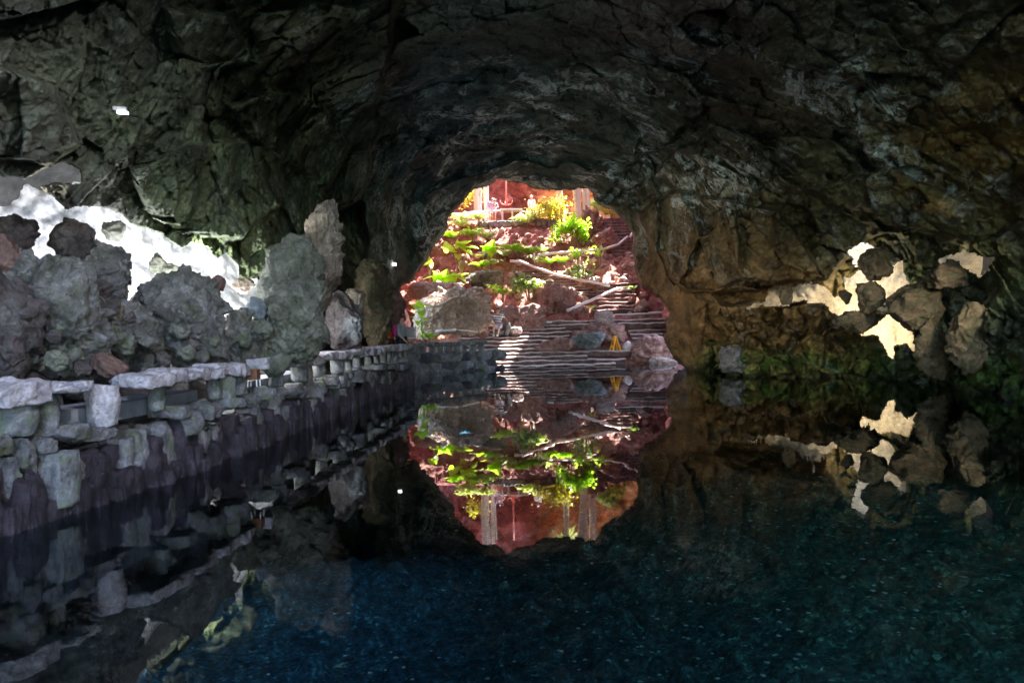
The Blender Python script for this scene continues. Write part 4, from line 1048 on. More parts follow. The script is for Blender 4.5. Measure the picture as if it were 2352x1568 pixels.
def blades(name, u, v, Y, n, L_, w, label, mat, spread=1.0, up=.6, parent=None, seed=1, rag=.2, stems=False, cat="plant", group=None):
    b0 = Q(u, v, Y); g = ground(b0[0], b0[1]); b0 = np.array([b0[0], b0[1], b0[2]])
    o = empty(name, b0, label=label, cat=cat, group=group); mb_ = MB(); r_ = random.Random(seed)
    for k in range(n):
        a = r_.uniform(0, 6.283); c = Vector((math.cos(a) * spread, math.sin(a) * spread, 0)); l = L_ * r_.uniform(1 - rag * 2, 1 + rag); e = up * r_.uniform(.6, 1.5)
        base = Vector((r_.gauss(0, .1), r_.gauss(0, .1), 0)); V, F = [], []; side = Vector((-math.sin(a), math.cos(a), 0))
        for i in range(6):
            t = i / 5; p = base + c * (l * t * .75) + Vector((0, 0, e * l * t * (1.25 - .95 * t)))
            ww = w * math.sin(math.pi * min(.98, t * .86 + .12)) * .5
            V += [p - side * ww, p + side * ww + Vector((0, 0, .01))]
        for i in range(5): F.append((2 * i, 2 * i + 1, 2 * i + 3, 2 * i + 2))
        mb_.add(V, F)
    mb_.build("foliage", mat, o)
    m2 = MB(); m2.tube([(0, 0, -.4), (0, 0, .12)], [.06, .05], 6); m2.build("stem", M_BROWNSTEM, o)
    return o
def bush(name, u, v, Y, W, H, n, leaf, label, mat, seed=1, stemmy=False, cat="shrub"):
    c0 = Q(u, v, Y); o = empty(name, c0, label=label, cat=cat); mb_ = MB(); r_ = random.Random(seed)
    cl = [(r_.uniform(-W / 2, W / 2) * .8, r_.uniform(-W / 3, W / 3), r_.uniform(-.05, .9) * H, r_.uniform(.18, .34) * min(W, H * 1.6)) for _ in range(9)]
    for k in range(n):
        x, y, z, s_ = r_.choice(cl)
        p = Vector((x + r_.gauss(0, s_ * .6), y + r_.gauss(0, s_ * .6), z + r_.gauss(0, s_ * .5)))
        d = Vector((r_.gauss(0, 1), r_.gauss(0, 1), r_.gauss(.4, .8))).normalized(); d, s2, nn = frame_of(d)
        l = leaf * r_.uniform(.6, 1.3); w = l * .32
        mb_.add([p, p + d * l * .45 + s2 * w, p + d * l, p + d * l * .45 - s2 * w], [(0, 1, 2, 3)])
    mb_.build("foliage", mat, o)
    m2 = MB()
    for k in range(4):
        x = r_.uniform(-W / 4, W / 4); m2.tube([(x * .3, 0, -.4), (x, 0, H * .3), (x * 1.4, 0, H * .7)], [.04, .03, .015], 5)
    m2.build("stem", M_BROWNSTEM, o); return o
blades("spider_plant", 1058, 520, 43.5, 90, 1.1, .10, "striped grassy tufts on the upper left of the slope below the terrace", L_PALE, seed=3)
blades("spider_plant", 1085, 542, 42.0, 110, 1.2, .11, "big mound of arching green leaves left of the reddish stones", L_BRIGHT, seed=4)
blades("spider_plant", 1118, 548, 41.6, 110, 1.2, .10, "pale arching tuft right of the big green mound", L_PALE, seed=5)
blades("spider_plant", 1035, 545, 42.0, 60, 1.0, .10, "green tuft at the left edge under the cave rim", L_BRIGHT, seed=6)
blades("spider_plant", 1060, 505, 45.2, 90, 1.1, .10, "bright white-green tufts along the terrace edge at the left", L_PALE, seed=7)
blades("spider_plant", 1100, 503, 45.4, 90, 1.0, .10, "sunlit leafy edge plant under the terrace rail", L_PALE, seed=8)
blades("agave", 1211, 512, 45.0, 46, 1.3, .17, "white spiky agave at the terrace edge in the centre", L_PALE, up=.9, seed=9)
blades("fern", 1180, 575, 40.2, 80, 1.1, .13, "fern with yellow-green fronds right of the large round leaf", L_BRIGHT, seed=10)
blades("fern", 1160, 588, 39.8, 70, .9, .10, "pale fern tuft in front of the yellow-green one", L_PALE, seed=11)
blades("fern", 1215, 582, 39.8, 90, 1.1, .12, "spreading fern above the left end of the level rail", L_BRIGHT, seed=12)
blades("fern", 1245, 578, 39.6, 46, .9, .10, "pale fern at the right of the spreading one", L_PALE, seed=13)
blades("agave", 1231, 603, 38.4, 12, 1.1, .10, "few pale blades leaning over the sloping rail", L_PALE, up=1.1, seed=14)
blades("fern", 1107, 612, 37.6, 70, .8, .10, "low bright fern on top of the mossy flat boulder", L_BRIGHT, seed=15)
blades("fern", 1128, 606, 37.6, 40, .7, .10, "small pale fern beside the low bright one", L_PALE, seed=16)
blades("fern", 1262, 604, 37.4, 60, .8, .10, "leafy green ground plant left in the bed under the level rail", L_BRIGHT, seed=17)
blades("fern", 1292, 602, 37.4, 70, .8, .10, "leafy green ground plant in the middle of the bed under the level rail", L_BRIGHT, seed=18)
blades("small_palm", 1327, 592, 37.4, 26, .8, .13, "little drooping palm in the bed under the level rail", L_BRIGHT, up=1.0, seed=19)
blades("small_palm", 1378, 590, 38.0, 16, .8, .12, "thin young palm right of the little drooping one", L_BRIGHT, up=1.2, seed=20)
blades("fern", 1155, 676, 33.6, 60, .8, .13, "bright green leafy plant left of the flowering bush", L_BRIGHT, seed=21)
blades("fern", 1140, 662, 34.2, 24, .6, .12, "small sprig left of the bright leafy plant", L_BRIGHT, seed=22)
blades("fern", 986, 776, 27.2, 40, .42, .10, "small fern growing on the low wall under the left rail", L_BRIGHT, seed=23, up=.8)
blades("fern", 1350, 712, 32.4, 8, .4, .08, "tiny bright sprout on the rounded brown boulder", L_BRIGHT, seed=24, up=1)
blades("fern", 1456, 662, 34.6, 16, .4, .06, "little weed beside the end of the diagonal rail", L_MID, seed=25)
bush("flowering_bush", 1216, 672, 33.6, 1.5, .8, 520, .20, "round bush with glossy leaves and white glints near the garden centre", L_MID, seed=31)
blades("flowering_bush_sprig", 1226, 664, 33.5, 60, .8, .16, "pale-leaved rosette growing out of the round glossy bush", L_PALE, seed=34, up=.9)
bush("flowering_bush", 1337, 632, 35.4, .95, .7, 360, .17, "small pale-flowered bush under the sloping rail", L_MID, seed=32)
bush("tree_fern", 1310, 548, 41.4, 2.3, 1.1, 900, .30, "big bright green shrub with hanging roots right of centre", L_BRIGHT, seed=33)
bush("shrub", 1240, 500, 45.6, 2.0, 1.0, 700, .24, "yellow glowing spiky shrub at the terrace edge", L_YEL, seed=35)
bush("shrub", 1290, 500, 45.8, 2.0, 1.1, 700, .24, "yellow-green spiky shrub in front of the palm trunk", L_YEL, seed=36)
bush("shrub", 1083, 470, 48.5, 1.3, 1.1, 500, .22, "pale yellow shrub left of the columnar cacti", L_YEL, seed=37)
bush("shrub", 1408, 494, 46.0, 1.4, .8, 400, .2, "orange-yellow shrub at the upper right rim of the arch", L_YEL, seed=38)
bush("shrub", 1392, 480, 47.0, 1.2, 1.3, 360, .2, "olive shrub above the red rocks at the right", L_MID, seed=39)
mb_ = MB()
rr_ = random.Random(3)
for k in range(26):
    q = Q(rr_.uniform(1296, 1326), rr_.uniform(566, 570), 41.2); mb_.tube([q + np.array([0, 0, .6]), q + np.array([rr_.uniform(-.1, .1), -.1, -.3])], .012, 4)
mb_.build("hanging_roots", M_BROWNSTEM, None, label="thin hanging roots below the big bright green shrub", cat="roots")
# pale creeping root over the tan rocks
mb_ = MB(); P = [Q(u_, v_, Y_) for u_, v_, Y_ in [(965, 700, 28.6), (962, 688, 28.8), (976, 698, 28.6), (990, 705, 28.5), (1008, 703, 28.6), (1025, 693, 28.9), (1040, 684, 29.4), (1068, 678, 30.0), (1082, 676, 30.4)]]
mb_.tube(P, [.02, .03, .045, .05, .045, .04, .035, .03, .015], 7); mb_.build("creeping_root", simple("pale_root", (.55, .48, .36), .8), None, smooth=True, label="pale root creeping in a curve over the tan rocks below the bright leaves", cat="root")

# ------------------------------------------------------------------ terrace: cacti, trunks, hook, box
def cactus(u0, Y, cols, label, mat):
    b0 = np.array([Q(u0, 480, Y)[0], Y, 9.0]); o = empty("columnar_cactus", b0, label=label, cat="cactus")
    for dx, dy, h, r, lean in cols:
        V, F = [], []; n = 20; m_ = 14
        for i in range(m_ + 1):
            t = i / m_; rr = r * (1 if t < .93 else .55)
            for k in range(n):
                a = 2 * math.pi * k / n; q_ = rr * (1 if k % 2 else .80) * (1 + .05 * math.sin(t * 20 + dx))
                V.append((dx + lean * t * h + q_ * math.cos(a), dy + q_ * math.sin(a), h * t))
        for i in range(m_):
            for k in range(n): F.append((i * n + k, i * n + (k + 1) % n, (i + 1) * n + (k + 1) % n, (i + 1) * n + k))
        mb_ = MB(); mb_.add(V, F); mb_.build("column", mat, o)
    return o
M_CACT = simple("cactus_skin", (.75, .70, .62), .7, bmp=.3); M_TRUNK = simple("pale_bark", (.60, .52, .46), .8, var=.3, bmp=.6)
cactus(1098, 48.0, [(-.16, 0, 5, .14, 0), (.14, .1, 5.2, .14, .01), (0, -.25, 4.2, .12, 0)], "cluster of white columnar cacti at the left of the terrace", M_CACT)
cactus(1116, 48.4, [(0, 0, 5, .13, -.01), (.12, .1, 4.4, .07, .02)], "pair of white columnar cacti beside the people on the terrace", M_CACT)
cactus(1330, 46.2, [(-.10, 0, 5.2, .13, -.10), (-.04, .1, 5.4, .13, -.055), (.04, .1, 5.4, .13, -.01), (.40, .12, 5.2, .14, .0), (.62, -.1, 5, .11, .01)], "fan-like cluster of tall pleated grey cactus columns right on the terrace", M_CACT)
b0 = np.array([Q(1285, 480, 47.0)[0], 47.0, 9.0]); o = empty("palm_tree", b0, label="white palm trunk with a skirt of dry fronds on the terrace", cat="palm tree")
mb_ = MB(); mb_.tube([(0, 0, 0), (.03, 0, 1.5), (0, 0, 3), (.02, 0, 4.6)], [.24, .2, .19, .19], 12); mb_.build("trunk", M_TRUNK, o, smooth=True)
mb_ = MB(); r_ = random.Random(4)
for k in range(160):
    a = r_.uniform(0, 6.28); e = r_.uniform(-.9, .5); d = Vector((math.cos(a), math.sin(a), e)).normalized(); s_ = Vector((-math.sin(a), math.cos(a), 0)); p = Vector((0, 0, 4.4)); l = r_.uniform(.8, 1.3)
    mb_.add([p - s_ * .02, p + s_ * .02, p + d * l + s_ * .015 - Vector((0, 0, .3)), p + d * l - s_ * .015 - Vector((0, 0, .3))], [(0, 1, 2, 3)])
mb_.build("crown", L_PALE, o)
M_HOOK = simple("red_iron", (.55, .14, .10), .6, var=.2)
b0 = Q(1163, 470, 49.5); o = empty("hanging_anchor", b0, label="red grapnel anchor with curled arms hanging over the terrace", cat="anchor")
mb_ = MB(); mb_.tube([(0, 0, 0), (0, 0, .9), (0, 0, 3.2)], [.07, .055, .045], 8); mb_.build("shank", M_HOOK, o, smooth=True)
for k in range(4):
    a = k * math.pi / 2 + .2; mb_ = MB()
    mb_.tube([(math.cos(a) * r, math.sin(a) * r, z) for r, z in ((0, .05), (.12, -.03), (.3, .02), (.42, .14), (.46, .32))], [.055, .05, .045, .035, .015], 7); mb_.build("hook_arm", M_HOOK, o, smooth=True)
M_BOXW = simple("pale_plaster", (.72, .62, .58), .8)
b0 = np.array([Q(1175, 500, 47.0)[0], 47.0, 9.0]); o = empty("terrace_table", b0, label="low whitish box table with an open front on the terrace behind the rail", cat="table")
mb_ = MB(); mb_.box((0, 0, .72), (1.5, .9, .12)); mb_.build("table_top", M_BOXW, o, bevel=.02)
for sx in (-.62, .05, .62):
    mb_ = MB(); mb_.box((sx, 0, .33), (.14, .8, .66)); mb_.build("side_panel", M_BOXW, o)
mb_ = MB(); mb_.box((0, .3, .33), (1.2, .06, .62)); mb_.build("back_panel", simple("red_board", (.5, .16, .12), .7), o)
for (x, h, s_) in [(1128, .7, 0)]:
    pass
# mortared ledge at terrace front
o = empty("terrace_wall", (0, 45.6, 8.5), label="low wall of narrow stones edging the terrace under the curved rail", cat="wall")
for k in range(16):
    x = -1.9 + k * .32 + .03 * math.sin(k * 5)
    stone("wall_stone", (x, 45.35, 8.55), (.34, .3, .42), 900 + k, M_BLOCK, o, n=3)

# ------------------------------------------------------------------ signs, boards, small things
M_YEL = simple("yellow_plastic", (.95, .42, .02), .35, var=.06); M_REDP = simple("red_print", (.55, .03, .02), .5)
zb_ = .06 + .17 * 3
pb = np.array([xy_at(1414, 29.75), 29.75, zb_ + .005]); o = empty("floor_sign", pb, rz=R(-62), label="yellow folding A-shaped wet floor sign standing open on the stairs", cat="warning sign")
for sg in (-1, 1):
    mb_ = MB(); V = []
    # panel with a cut-out at the foot
    prof = [(-.16, 0), (-.08, 0), (-.055, .11), (.055, .11), (.08, 0), (.16, 0), (.09, .60), (-.09, .60)]
    for th_ in (-.012, .012):
        for x, h in prof: V.append((x, sg * (.20 - h * .31) + th_, h))
    n = len(prof); F = [(0, 1, 2, 7), (2, 3, 6, 7), (3, 4, 5, 6)]; F2 = [tuple(n + i for i in reversed(f)) for f in F]
    F3 = [(i, (i + 1) % n, n + (i + 1) % n, n + i) for i in range(n)]
    mb_.add(V, F + F2 + F3); pn = mb_.build("panel", M_YEL, o)
    m2 = MB(); m2.add([(x, sg * (.20 - h * .31) + sg * .017, h) for x, h in ((-.06, .24), (.06, .24), (.06, .32), (-.06, .32))], [(0, 1, 2, 3)]); m2.build("red_print", M_REDP, pn)
    m3 = MB(); m3.add([(x, sg * (.20 - h * .31) + sg * .017, h) for x, h in ((-.055, .345), (.055, .345), (0, .46))], [(0, 1, 2)]); m3.build("print", M_REDP, pn)
mb_ = MB(); mb_.tube([(-.085, 0, .605), (.085, 0, .605)], .025, 8); mb_.build("handle", M_YEL, o)
pb = Q(940, 779, 24.4); o = empty("info_board", pb, label="grey slatted board tilted on a stand behind the end of the walkway", cat="board")
M_BOARD = simple("grey_board", (.42, .42, .40), .5)
mb_ = MB()
for k in range(7): mb_.box((0, .06 * k / 7 * 2, .10 + k * .052), (.40, .025, .046), rx=-.25)
mb_.build("panel", M_BOARD, o)
mb_ = MB(); mb_.box((0, -.02, .045), (.42, .04, .05)); mb_.build("bottom_strip", M_WHITE, o)
for sx in (-.2, .22):
    mb_ = MB(); mb_.tube([(sx, .02, -.5), (sx, .14, .48)], .015, 6); mb_.build("leg", M_POST, o)
# small stool seen through the gap in the parapet
M_COPPER = simple("brown_wood", (.16, .07, .035), .6)
ps = Q(583, 884, 9.6); o = empty("wooden_stool", ps, label="small brown stool glimpsed through the gap in the parapet", cat="stool")
mb_ = MB(); mb_.box((0, 0, .15), (.15, .15, .15)); mb_.build("seat", M_COPPER, o, bevel=.015)
for sx in (-.06, .06):
    for sy in (-.06, .06):
        mb_ = MB(); mb_.tube([(sx, sy, .12), (sx * 1.1, sy * 1.1, -.02)], .009, 6); mb_.build("leg", M_WHITE, o)
# flood lamp on the left ceiling with its cable
M_LENS = simple("lit_lens", (.9, .95, 1), .2, emit=(.85, .95, 1, .35))
pl = Q(282, 262, 8.7); o = empty("flood_lamp", pl, rz=.3, label="small lit flood lamp fixed to the rock high on the left", cat="lamp")
mb_ = MB(); mb_.box((0, 0, .02), (.16, .10, .05), rx=.2); mb_.build("lens", M_LENS, o, bevel=.01)
mb_ = MB(); mb_.box((-.05, .05, .10), (.20, .12, .06), rx=.2); mb_.build("housing", simple("grey_case", (.45, .45, .45), .5), o, bevel=.01)
mb_ = MB(); mb_.tube([(.10, .02, -.01), (.16, .03, -.02), (.20, .10, .0)], .02, 6); mb_.build("bracket", M_BLACKM, o)
mb_ = MB(); mb_.tube([(-.13, .07, .11), (-.2, .08, .14), (-.28, .12, .17)], .009, 5); mb_.build("cable", simple("green_cable", (.05, .55, .25), .4), o)
pl = Q(906, 607, 23.2); o = empty("flood_lamp", pl, label="tiny white lamp box on the dark rock left of the arch", cat="lamp")
mb_ = MB(); mb_.box((0, 0, 0), (.17, .12, .12)); mb_.build("housing", simple("white_case", (.9, .9, .9), .4, emit=(1, 1, 1, .6)), o, bevel=.01)
mb_ = MB(); mb_.tube([(0, .05, -.04), (-.05, .2, -.25)], .015, 5); mb_.build("bracket", M_BLACKM, o)

bpy.context.view_layer.update(); _dg = bpy.context.evaluated_depsgraph_get()
def on_rock(u, v, gap):
    d = Vector(Q(u, v, 10) - EYE).normalized(); s0 = Vector(EYE)
    for _ in range(6):
        h = scene.ray_cast(_dg, s0, d)
        if not h[0]: return None
        if h[4].name.startswith("cave_rock"): return h[1] - d * gap
        s0 = h[1] + d * .01
LAMP1 = on_rock(282, 262, .14); LAMP2 = on_rock(906, 607, .12)
for o in [o for o in bpy.data.objects if o.name.startswith("flood_lamp")]:
    o.scale = (.72, .72, .72)
    h = LAMP1 if "high on the left" in o["label"] else LAMP2
    if h: o.location = h
# ------------------------------------------------------------------ crabs on the bed
M_CRAB = simple("pale_crab_shell", (.85, .95, .92), .5, emit=None)
crab_me = None
mb_ = MB()
V, F = _ICO[3]; b = [tuple(v * np.array([.5, .8, .26]) + np.array([0, 0, .25])) for v in V]; mb_.add(b, [tuple(f) for f in F])
for sg in (-1, 1):
    for k in range(4):
        y = -.45 + k * .3; mb_.tube([(sg * .35, y, .25), (sg * .85, y * 1.2, .42), (sg * 1.25, y * 1.5, 0)], [.08, .06, .03], 4)
    mb_.tube([(sg * .25, .7, .25), (sg * .45, 1.3, .25), (sg * .15, 1.75, .15)], [.1, .13, .04], 5)
c0 = mb_.build("pale_crab", M_CRAB, None, smooth=True, label="tiny pale crab on the dark lagoon bed", cat="crab", group="tiny pale crabs on the lagoon bed")
rc = random.Random(12); nC = 0
while nC < 290:
    u_ = rc.uniform(600, 2340); v_ = 1050 + 520 * rc.random() ** .8
    if rc.random() > .25 + .75 * sstep(700, 1500, u_): continue
    q = QZ(u_, v_, -1.85)
    if not (-8 < q[0] < 16 and 3 < q[1] < 14.5): continue
    o = c0 if nC == 0 else c0.copy()
    if nC: COL.objects.link(o)
    zb0 = float(bed_height(np.array([q[0]]), np.array([q[1]]))[0])
    s_ = rc.uniform(.008, .019) * (1.0 + .05 * q[1]); o.location = (q[0], q[1], zb0 + .004); o.scale = (s_,) * 3; o.rotation_euler = (0, 0, rc.uniform(0, 6.3)); nC += 1
# ------------------------------------------------------------------ people
def skin_obj(name, joints, edges, mat, parent=None, sub=2, root=0, **k):
    me = bpy.data.meshes.new(name); me.from_pydata([j[0] for j in joints], edges, []); me.update()
    o = link(name, me, mat, parent, **k)
    md = o.modifiers.new("skin", 'SKIN'); md.use_smooth_shade = True
    sv = me.skin_vertices[0].data
    for i, j in enumerate(joints):
        r = j[1]; sv[i].radius = (r, r) if not hasattr(r, '__len__') else r
        sv[i].use_root = (i == root)
    s2 = o.modifiers.new("sub", 'SUBSURF'); s2.levels = sub; s2.render_levels = sub
    return o
def person(loc, rz, J, label, skin_m, hair_m, hair_len=.0, clothes=(), cap=None, sc=1.0):
    """J: dict of joint positions (metres, origin at the feet/seat point)"""
    names = list(J); body = []; idx = {}
    rad = dict(pelvis=.125, belly=.115, chest=.13, neck=.052, head0=.075, head1=.098, head2=.085, sl=.062, sr=.062, el=.040, er=.040, wl=.028, wr=.028, hl=.034, hr=.034,
               hipl=.085, hipr=.085, kl=.056, kr=.056, al=.036, ar=.036, tl=.034, tr=.034)
    for n in names: idx[n] = len(body); body.append((J[n], rad.get(n, .03)))
    E = [("pelvis", "belly"), ("belly", "chest"), ("chest", "neck"), ("neck", "head0"), ("head0", "head1"), ("head1", "head2"), ("chest", "sl"), ("chest", "sr"), ("sl", "el"), ("el", "wl"), ("wl", "hl"), ("sr", "er"), ("er", "wr"), ("wr", "hr"),
         ("pelvis", "hipl"), ("pelvis", "hipr"), ("hipl", "kl"), ("kl", "al"), ("al", "tl"), ("hipr", "kr"), ("kr", "ar"), ("ar", "tr")]
    E2 = [(idx[a], idx[b]) for a, b in E if a in idx and b in idx]
    # fingers: four fingers and a thumb leaving the side of the palm
    for s_ in ("l", "r"):
        if "h" + s_ not in J: continue
        h = Vector(J["h" + s_]); w = Vector(J["w" + s_]); d = (h - w).normalized(); sd = d.cross(Vector((0, 1, .3))).normalized()
        for k, (off, ln) in enumerate(((-.027, .062), (-.009, .075), (.009, .072), (.026, .055))):
            a = len(body); p = h + sd * off + d * .02; body.append((tuple(p), .0095)); body.append((tuple(p + d * ln * .55 + Vector((0, -.008, -.006))), .0088)); body.append((tuple(p + d * ln + Vector((0, -.02, -.02))), .0075))
            E2 += [(idx["h" + s_], a), (a, a + 1), (a + 1, a + 2)]
        a = len(body); p = w + d * .03 - sd * .03; body.append((tuple(p), .011)); body.append((tuple(p + d * .04 - sd * .018), .009)); E2 += [(idx["h" + s_], a), (a, a + 1)]
    root = skin_obj("person", body, E2, skin_m, None, 1, idx["pelvis"], label=label, cat="person")
    root.location = tuple(loc); root.rotation_euler = (0, 0, rz); root.scale = (sc,) * 3
    h1 = Vector(J["head1"]); nk = Vector(J["neck"]); up = (Vector(J["head2"]) - Vector(J["head0"])).normalized(); fwd = Vector((0, -1, 0)); fwd = (fwd - up * fwd.dot(up)).normalized(); sd = up.cross(fwd)
    # nose, ears as part of a face piece; eyes and mouth
    mb_ = MB(); mb_.tube([h1 + fwd * .085 + up * .02, h1 + fwd * .108 - up * .012], [.008, .014], 6)
    for s_ in (-1, 1): mb_.tube([h1 + sd * s_ * .088 + up * .02, h1 + sd * s_ * .094 - up * .02], [.016, .012], 6)
    mb_.build("face", skin_m, root, smooth=True)
    mb_ = MB()
    for s_ in (-1, 1): mb_.tube([h1 + fwd * .088 + sd * (s_ * .032 - .01) + up * .012, h1 + fwd * .088 + sd * (s_ * .032 + .01) + up * .012], .007, 5)
    mb_.tube([h1 + fwd * .086 - sd * .02 - up * .042, h1 + fwd * .086 + sd * .02 - up * .042], .005, 5)
    mb_.build("eyes_and_mouth", M_BLACKM, root)
    if hair_m:
        V, F = _ICO[3]; ax = np.array([list(sd), list(-fwd), list(up)])
        P = V * np.array([.102, .108, .112]); keep = ~((P[:, 1] < -.035) & (P[:, 2] < .05)) & (P[:, 2] > -.06 - hair_len)
        m_ = keep[F].all(1); P = P @ ax + np.array(h1 + up * .022 - fwd * .008)
        P_, F_, _u = compact(P, F[m_]); link("hair", mesh_np("hair", P_, F_), hair_m, root)
        if hair_len: mb_ = MB(); mb_.tube([h1 - fwd * .08, h1 - fwd * .11 - up * .12, h1 - fwd * .09 - up * (.12 + hair_len)], [.06, .05, .02], 7); mb_.build("ponytail", hair_m, root, smooth=True)
    if cap:
        V, F = _ICO[3]; P = V * np.array([.112, .118, .10]); keep = P[:, 2] > .005; m_ = keep[F].all(1); ax = np.array([list(sd), list(-fwd), list(up)])
        P_, F_, _u = compact(P @ ax + np.array(h1 + up * .035), F[m_]); c = link("cap", mesh_np("cap", P_, F_), cap, root)
        mb_ = MB(); mb_.box(h1 + up * .045 + fwd * .15, (.15, .12, .012)); mb_.build("cap_brim", cap, c)
    for nm, js, es, m_, grow in clothes:
        jj = []; ii = {}
        for n, r in js: ii[n] = len(jj); p = J[n] if isinstance(n, str) and n in J else n; jj.append((tuple(p), r + grow))
        skin_obj(nm, jj, [(ii[a], ii[b]) for a, b in es], m_, root, 1)
    return root
def mid(a, b, f=.5): return tuple(a[i] + (b[i] - a[i]) * f for i in range(3))
def shirt(J, sleeve=.55, m=None, long=False):
    c = [("pelvis", .135), ("belly", .128), ("chest", .142), ("sl", .074), ("sr", .074), (mid(J["chest"], J["neck"], .55), .07)]
    e = [("pelvis", "belly"), ("belly", "chest"), ("chest", "sl"), ("chest", "sr"), ("chest", c[5][0])]
    for s_ in "lr":
        q = mid(J["s" + s_], J["e" + s_], sleeve); c.append((q, .062)); e.append(("s" + s_, q))
        if long: c.append((mid(J["e" + s_], J["w" + s_], .85), .045)); c.append((J["e" + s_], .053)); e += [(q, J["e" + s_]), (J["e" + s_], mid(J["e" + s_], J["w" + s_], .85))]
    return ("shirt", c, e, m, .008)
def shorts(J, f, m, nm="shorts"):
    c = [("pelvis", .14), ("hipl", .098), ("hipr", .098)]; e = [("pelvis", "hipl"), ("pelvis", "hipr")]
    for s_ in "lr":
        q = mid(J["hip" + s_], J["k" + s_], min(f, 1)); c.append((q, .085 if f < 1 else .068)); e.append(("hip" + s_, q))
        if f > 1: p = mid(J["k" + s_], J["a" + s_], f - 1); c.append((p, .05)); e.append((q, p))
    return (nm, c, e, m, .006)
def shoes(J, m):
    return [("shoe", [(J["a" + s_], .045), (J["t" + s_], .042)], [(J["a" + s_], J["t" + s_])], m, .006) for s_ in "lr"]
M_SKIN = simple("skin_tan", (.55, .33, .23), .55, var=.08); M_HAIRB = simple("hair_black", (.02, .018, .016), .5); M_HAIRR = simple("hair_auburn", (.20, .05, .02), .5)
M_WCL = simple("white_cloth", (.80, .80, .84), .9, var=.06); M_NAVY = simple("black_cloth", (.02, .022, .03), .9); M_PURP = simple("purple_cloth", (.36, .26, .50), .9); M_LILAC = simple("lilac_shorts", (.52, .50, .66), .9)
M_ORG = simple("orange_cloth", (.95, .16, .03), .8, var=.1); M_MAG = simple("magenta_strap", (.55, .04, .25), .7); M_GREYC = simple("grey_cloth", (.28, .30, .33), .9)
m, nt, b, out = new_mat("striped_polo"); tc = N(nt, "ShaderNodeTexCoord"); sp = N(nt, "ShaderNodeSeparateXYZ"); nt.links.new(tc.outputs['Object'], sp.inputs[0])
ma = N(nt, "ShaderNodeMath", operation='MULTIPLY_ADD'); nt.links.new(sp.outputs[2], ma.inputs[0]); ma.inputs[1].default_value = 9.0; nt.links.new(sp.outputs[0], ma.inputs[2])
fr = N(nt, "ShaderNodeMath", operation='FRACT'); nt.links.new(ma.outputs[0], fr.inputs[0])
nt.links.new(ramp(nt, fr.outputs[0], [(.0, (.80, .80, .84)), (.62, (.80, .80, .84)), (.66, (.03, .03, .05)), (.98, (.03, .03, .05))]), b.inputs['Base Color']); b.inputs['Roughness'].default_value = .9
M_STRIPE = m
# seated man on the stairs: origin at seat level of the stone he sits on
zst = .06 + .17 * 7
seat = np.array([xy_at(1147, 31.1), 31.1, zst + .02])
obj_rock("boulder", seat + np.array([.05, .10, .20]), (.62, .5, .42), M_BLOCK, 701, 4, .5, .6, label="squared stone block the man in stripes is sitting on", cat="stone")
obj_rock("boulder", seat + np.array([.42, .02, .34]), (.30, .45, .66), M_BLOCK, 702, 4, .4, .6, label="upright stone block at the seated man's elbow", cat="stone")
obj_rock("boulder", seat + np.array([.78, .05, .22]), (.6, .5, .42), M_PINK, 703, 4, .7, .3, label="sunlit white rock right of the seated man", cat="stone")
obj_rock("boulder", seat + np.array([-.75, .1, .2]), (.75, .6, .6), M_RED, 704, 4, 1, .2, label="dark red rock left of the seated man", cat="stone")
Jm = dict(pelvis=(0, .06, .50), belly=(.0, .09, .68), chest=(.01, .07, .88), neck=(.0, .03, 1.03), head0=(-.01, -.01, 1.10), head1=(-.02, -.03, 1.19), head2=(-.02, -.02, 1.25),
          sl=(-.19, .05, .97), el=(-.27, -.12, .75), wl=(-.12, -.22, .68), hl=(-.05, -.24, .67), sr=(.21, .06, .96), er=(.36, .12, .78), wr=(.42, .05, .62), hr=(.43, .02, .57),
          hipl=(-.10, 0, .48), kl=(-.20, -.42, .47), al=(-.21, -.36, .08), tl=(-.23, -.50, .04), hipr=(.10, 0, .48), kr=(.06, -.42, .46), ar=(-.04, -.40, .08), tr=(-.06, -.54, .04))
person(seat + np.array([0, 0, 0]), 0, Jm, "man seated on a stone block on the stairs in a striped polo and pale shorts", M_SKIN, M_HAIRB,
       clothes=[shirt(Jm, .6, M_STRIPE), shorts(Jm, .85, M_LILAC)] + shoes(Jm, M_WCL))
# standing figures at the end of the walkway; they face right (+x): model faces -y
Js = dict(pelvis=(0, 0, .90), belly=(0, .0, 1.08), chest=(0, .0, 1.27), neck=(0, -.02, 1.43), head0=(0, -.03, 1.49), head1=(0, -.04, 1.57), head2=(0, -.03, 1.63),
          sl=(-.17, .0, 1.36), el=(-.20, -.02, 1.10), wl=(-.17, -.16, .93), hl=(-.15, -.20, .88), sr=(.17, .0, 1.36), er=(.20, -.04, 1.10), wr=(.16, -.16, .92), hr=(.13, -.20, .88),
          hipl=(-.09, 0, .88), kl=(-.10, -.02, .48), al=(-.10, .02, .08), tl=(-.11, -.12, .04), hipr=(.09, 0, .88), kr=(.10, -.04, .48), ar=(.10, .0, .08), tr=(.11, -.14, .04))
def feet(u, Y): return np.array([(u - 1176) / FOC * Y, Y, .44])
w = person(feet(922, 22.7), R(72), Js, "woman with a dark top and magenta backpack standing at the end of the walkway", M_SKIN, M_HAIRR, .0, clothes=[shirt(Js, .8, M_GREYC, True), shorts(Js, .6, M_NAVY, "skirt")] + shoes(Js, M_WCL), sc=1.0)
mb_ = MB(); mb_.box((0, .20, 1.20), (.28, .16, .42)); bp = mb_.build("backpack", M_MAG, w, bevel=.05)
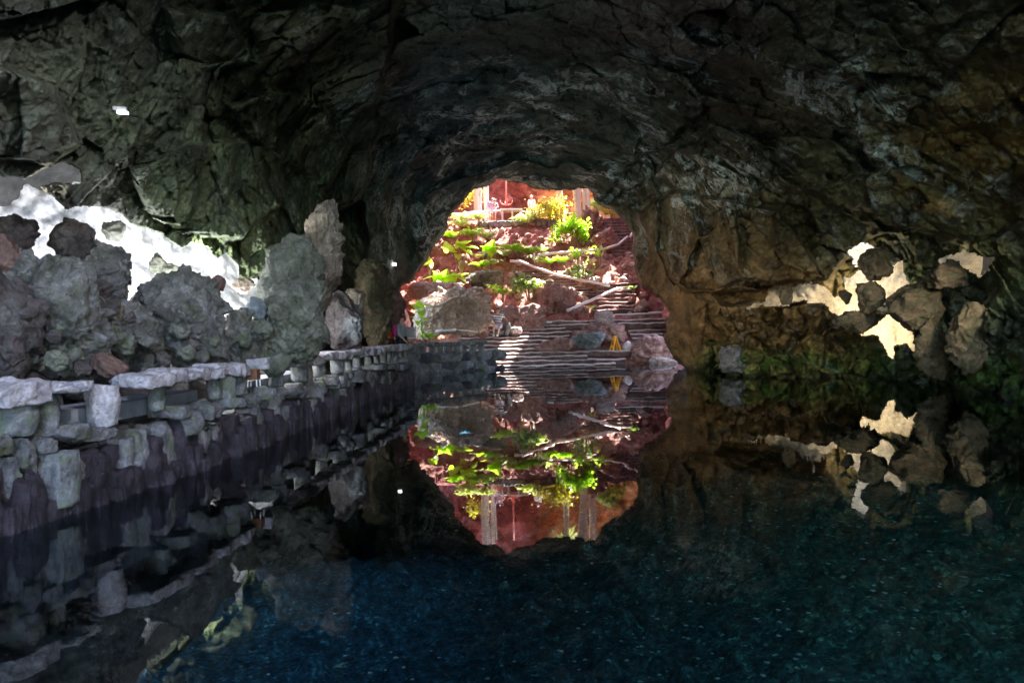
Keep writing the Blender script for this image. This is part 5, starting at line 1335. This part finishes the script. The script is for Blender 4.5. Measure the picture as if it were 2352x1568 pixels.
mb_ = MB(); mb_.box((0, .285, 1.16), (.18, .03, .24)); mb_.build("pocket", M_NAVY, bp, bevel=.01)
person(feet(893, 23.4), R(120), Js, "person in a bright orange top half hidden behind the parapet end", M_SKIN, M_HAIRR, .0, clothes=[shirt(Js, .8, M_ORG, True), shorts(Js, 1.8, simple("brown_trousers", (.16, .10, .06), .9), "trousers")] + shoes(Js, M_NAVY), sc=.93)
person(feet(909, 23.8), R(40), Js, "person in white clothes standing just behind the woman with the backpack", M_SKIN, M_HAIRB, .0, clothes=[shirt(Js, .8, M_WCL, True), shorts(Js, 1.8, M_WCL, "trousers")] + shoes(Js, M_NAVY), sc=.98)
# on the terrace
def tf(u, Y): return np.array([(u - 1176) / FOC * Y, Y, 9.0])
Jb = dict(Js); 
for k_, dx in (("chest", -.12), ("neck", -.22), ("head0", -.26), ("head1", -.31), ("head2", -.33), ("sl", -.14), ("sr", -.14), ("belly", -.04)): x, y, z = Jb[k_]; Jb[k_] = (x, y + dx, z - .05 * abs(dx) / .1)
Jb["el"] = (-.22, -.28, 1.02); Jb["wl"] = (-.18, -.46, .98); Jb["hl"] = (-.16, -.52, .98); Jb["er"] = (.22, -.28, 1.02); Jb["wr"] = (.18, -.46, .98); Jb["hr"] = (.16, -.52, .98)
person(tf(1129, 47.6), R(60), Jb, "visitor in a white cap and mauve shirt leaning on the terrace rail", M_SKIN, M_HAIRB, clothes=[shirt(Jb, .7, M_PURP), shorts(Jb, .8, M_WCL)] + shoes(Jb, M_WCL), cap=M_WCL, sc=1.08)
person(tf(1141, 47.4), R(20), Jb, "visitor in a lilac shirt leaning on the rail beside the one in the white cap", M_SKIN, M_HAIRB, clothes=[shirt(Jb, .7, M_PURP), shorts(Jb, .8, M_LILAC)] + shoes(Jb, M_WCL), sc=1.0)
person(tf(1228, 47.3), R(-10), Js, "person all in white standing alone on the terrace right of the box table", M_SKIN, simple("grey_hair", (.6, .6, .6), .6), clothes=[shirt(Js, .8, M_WCL, True), shorts(Js, 1.8, M_WCL, "trousers")] + shoes(Js, M_WCL), cap=M_WCL, sc=1.05)
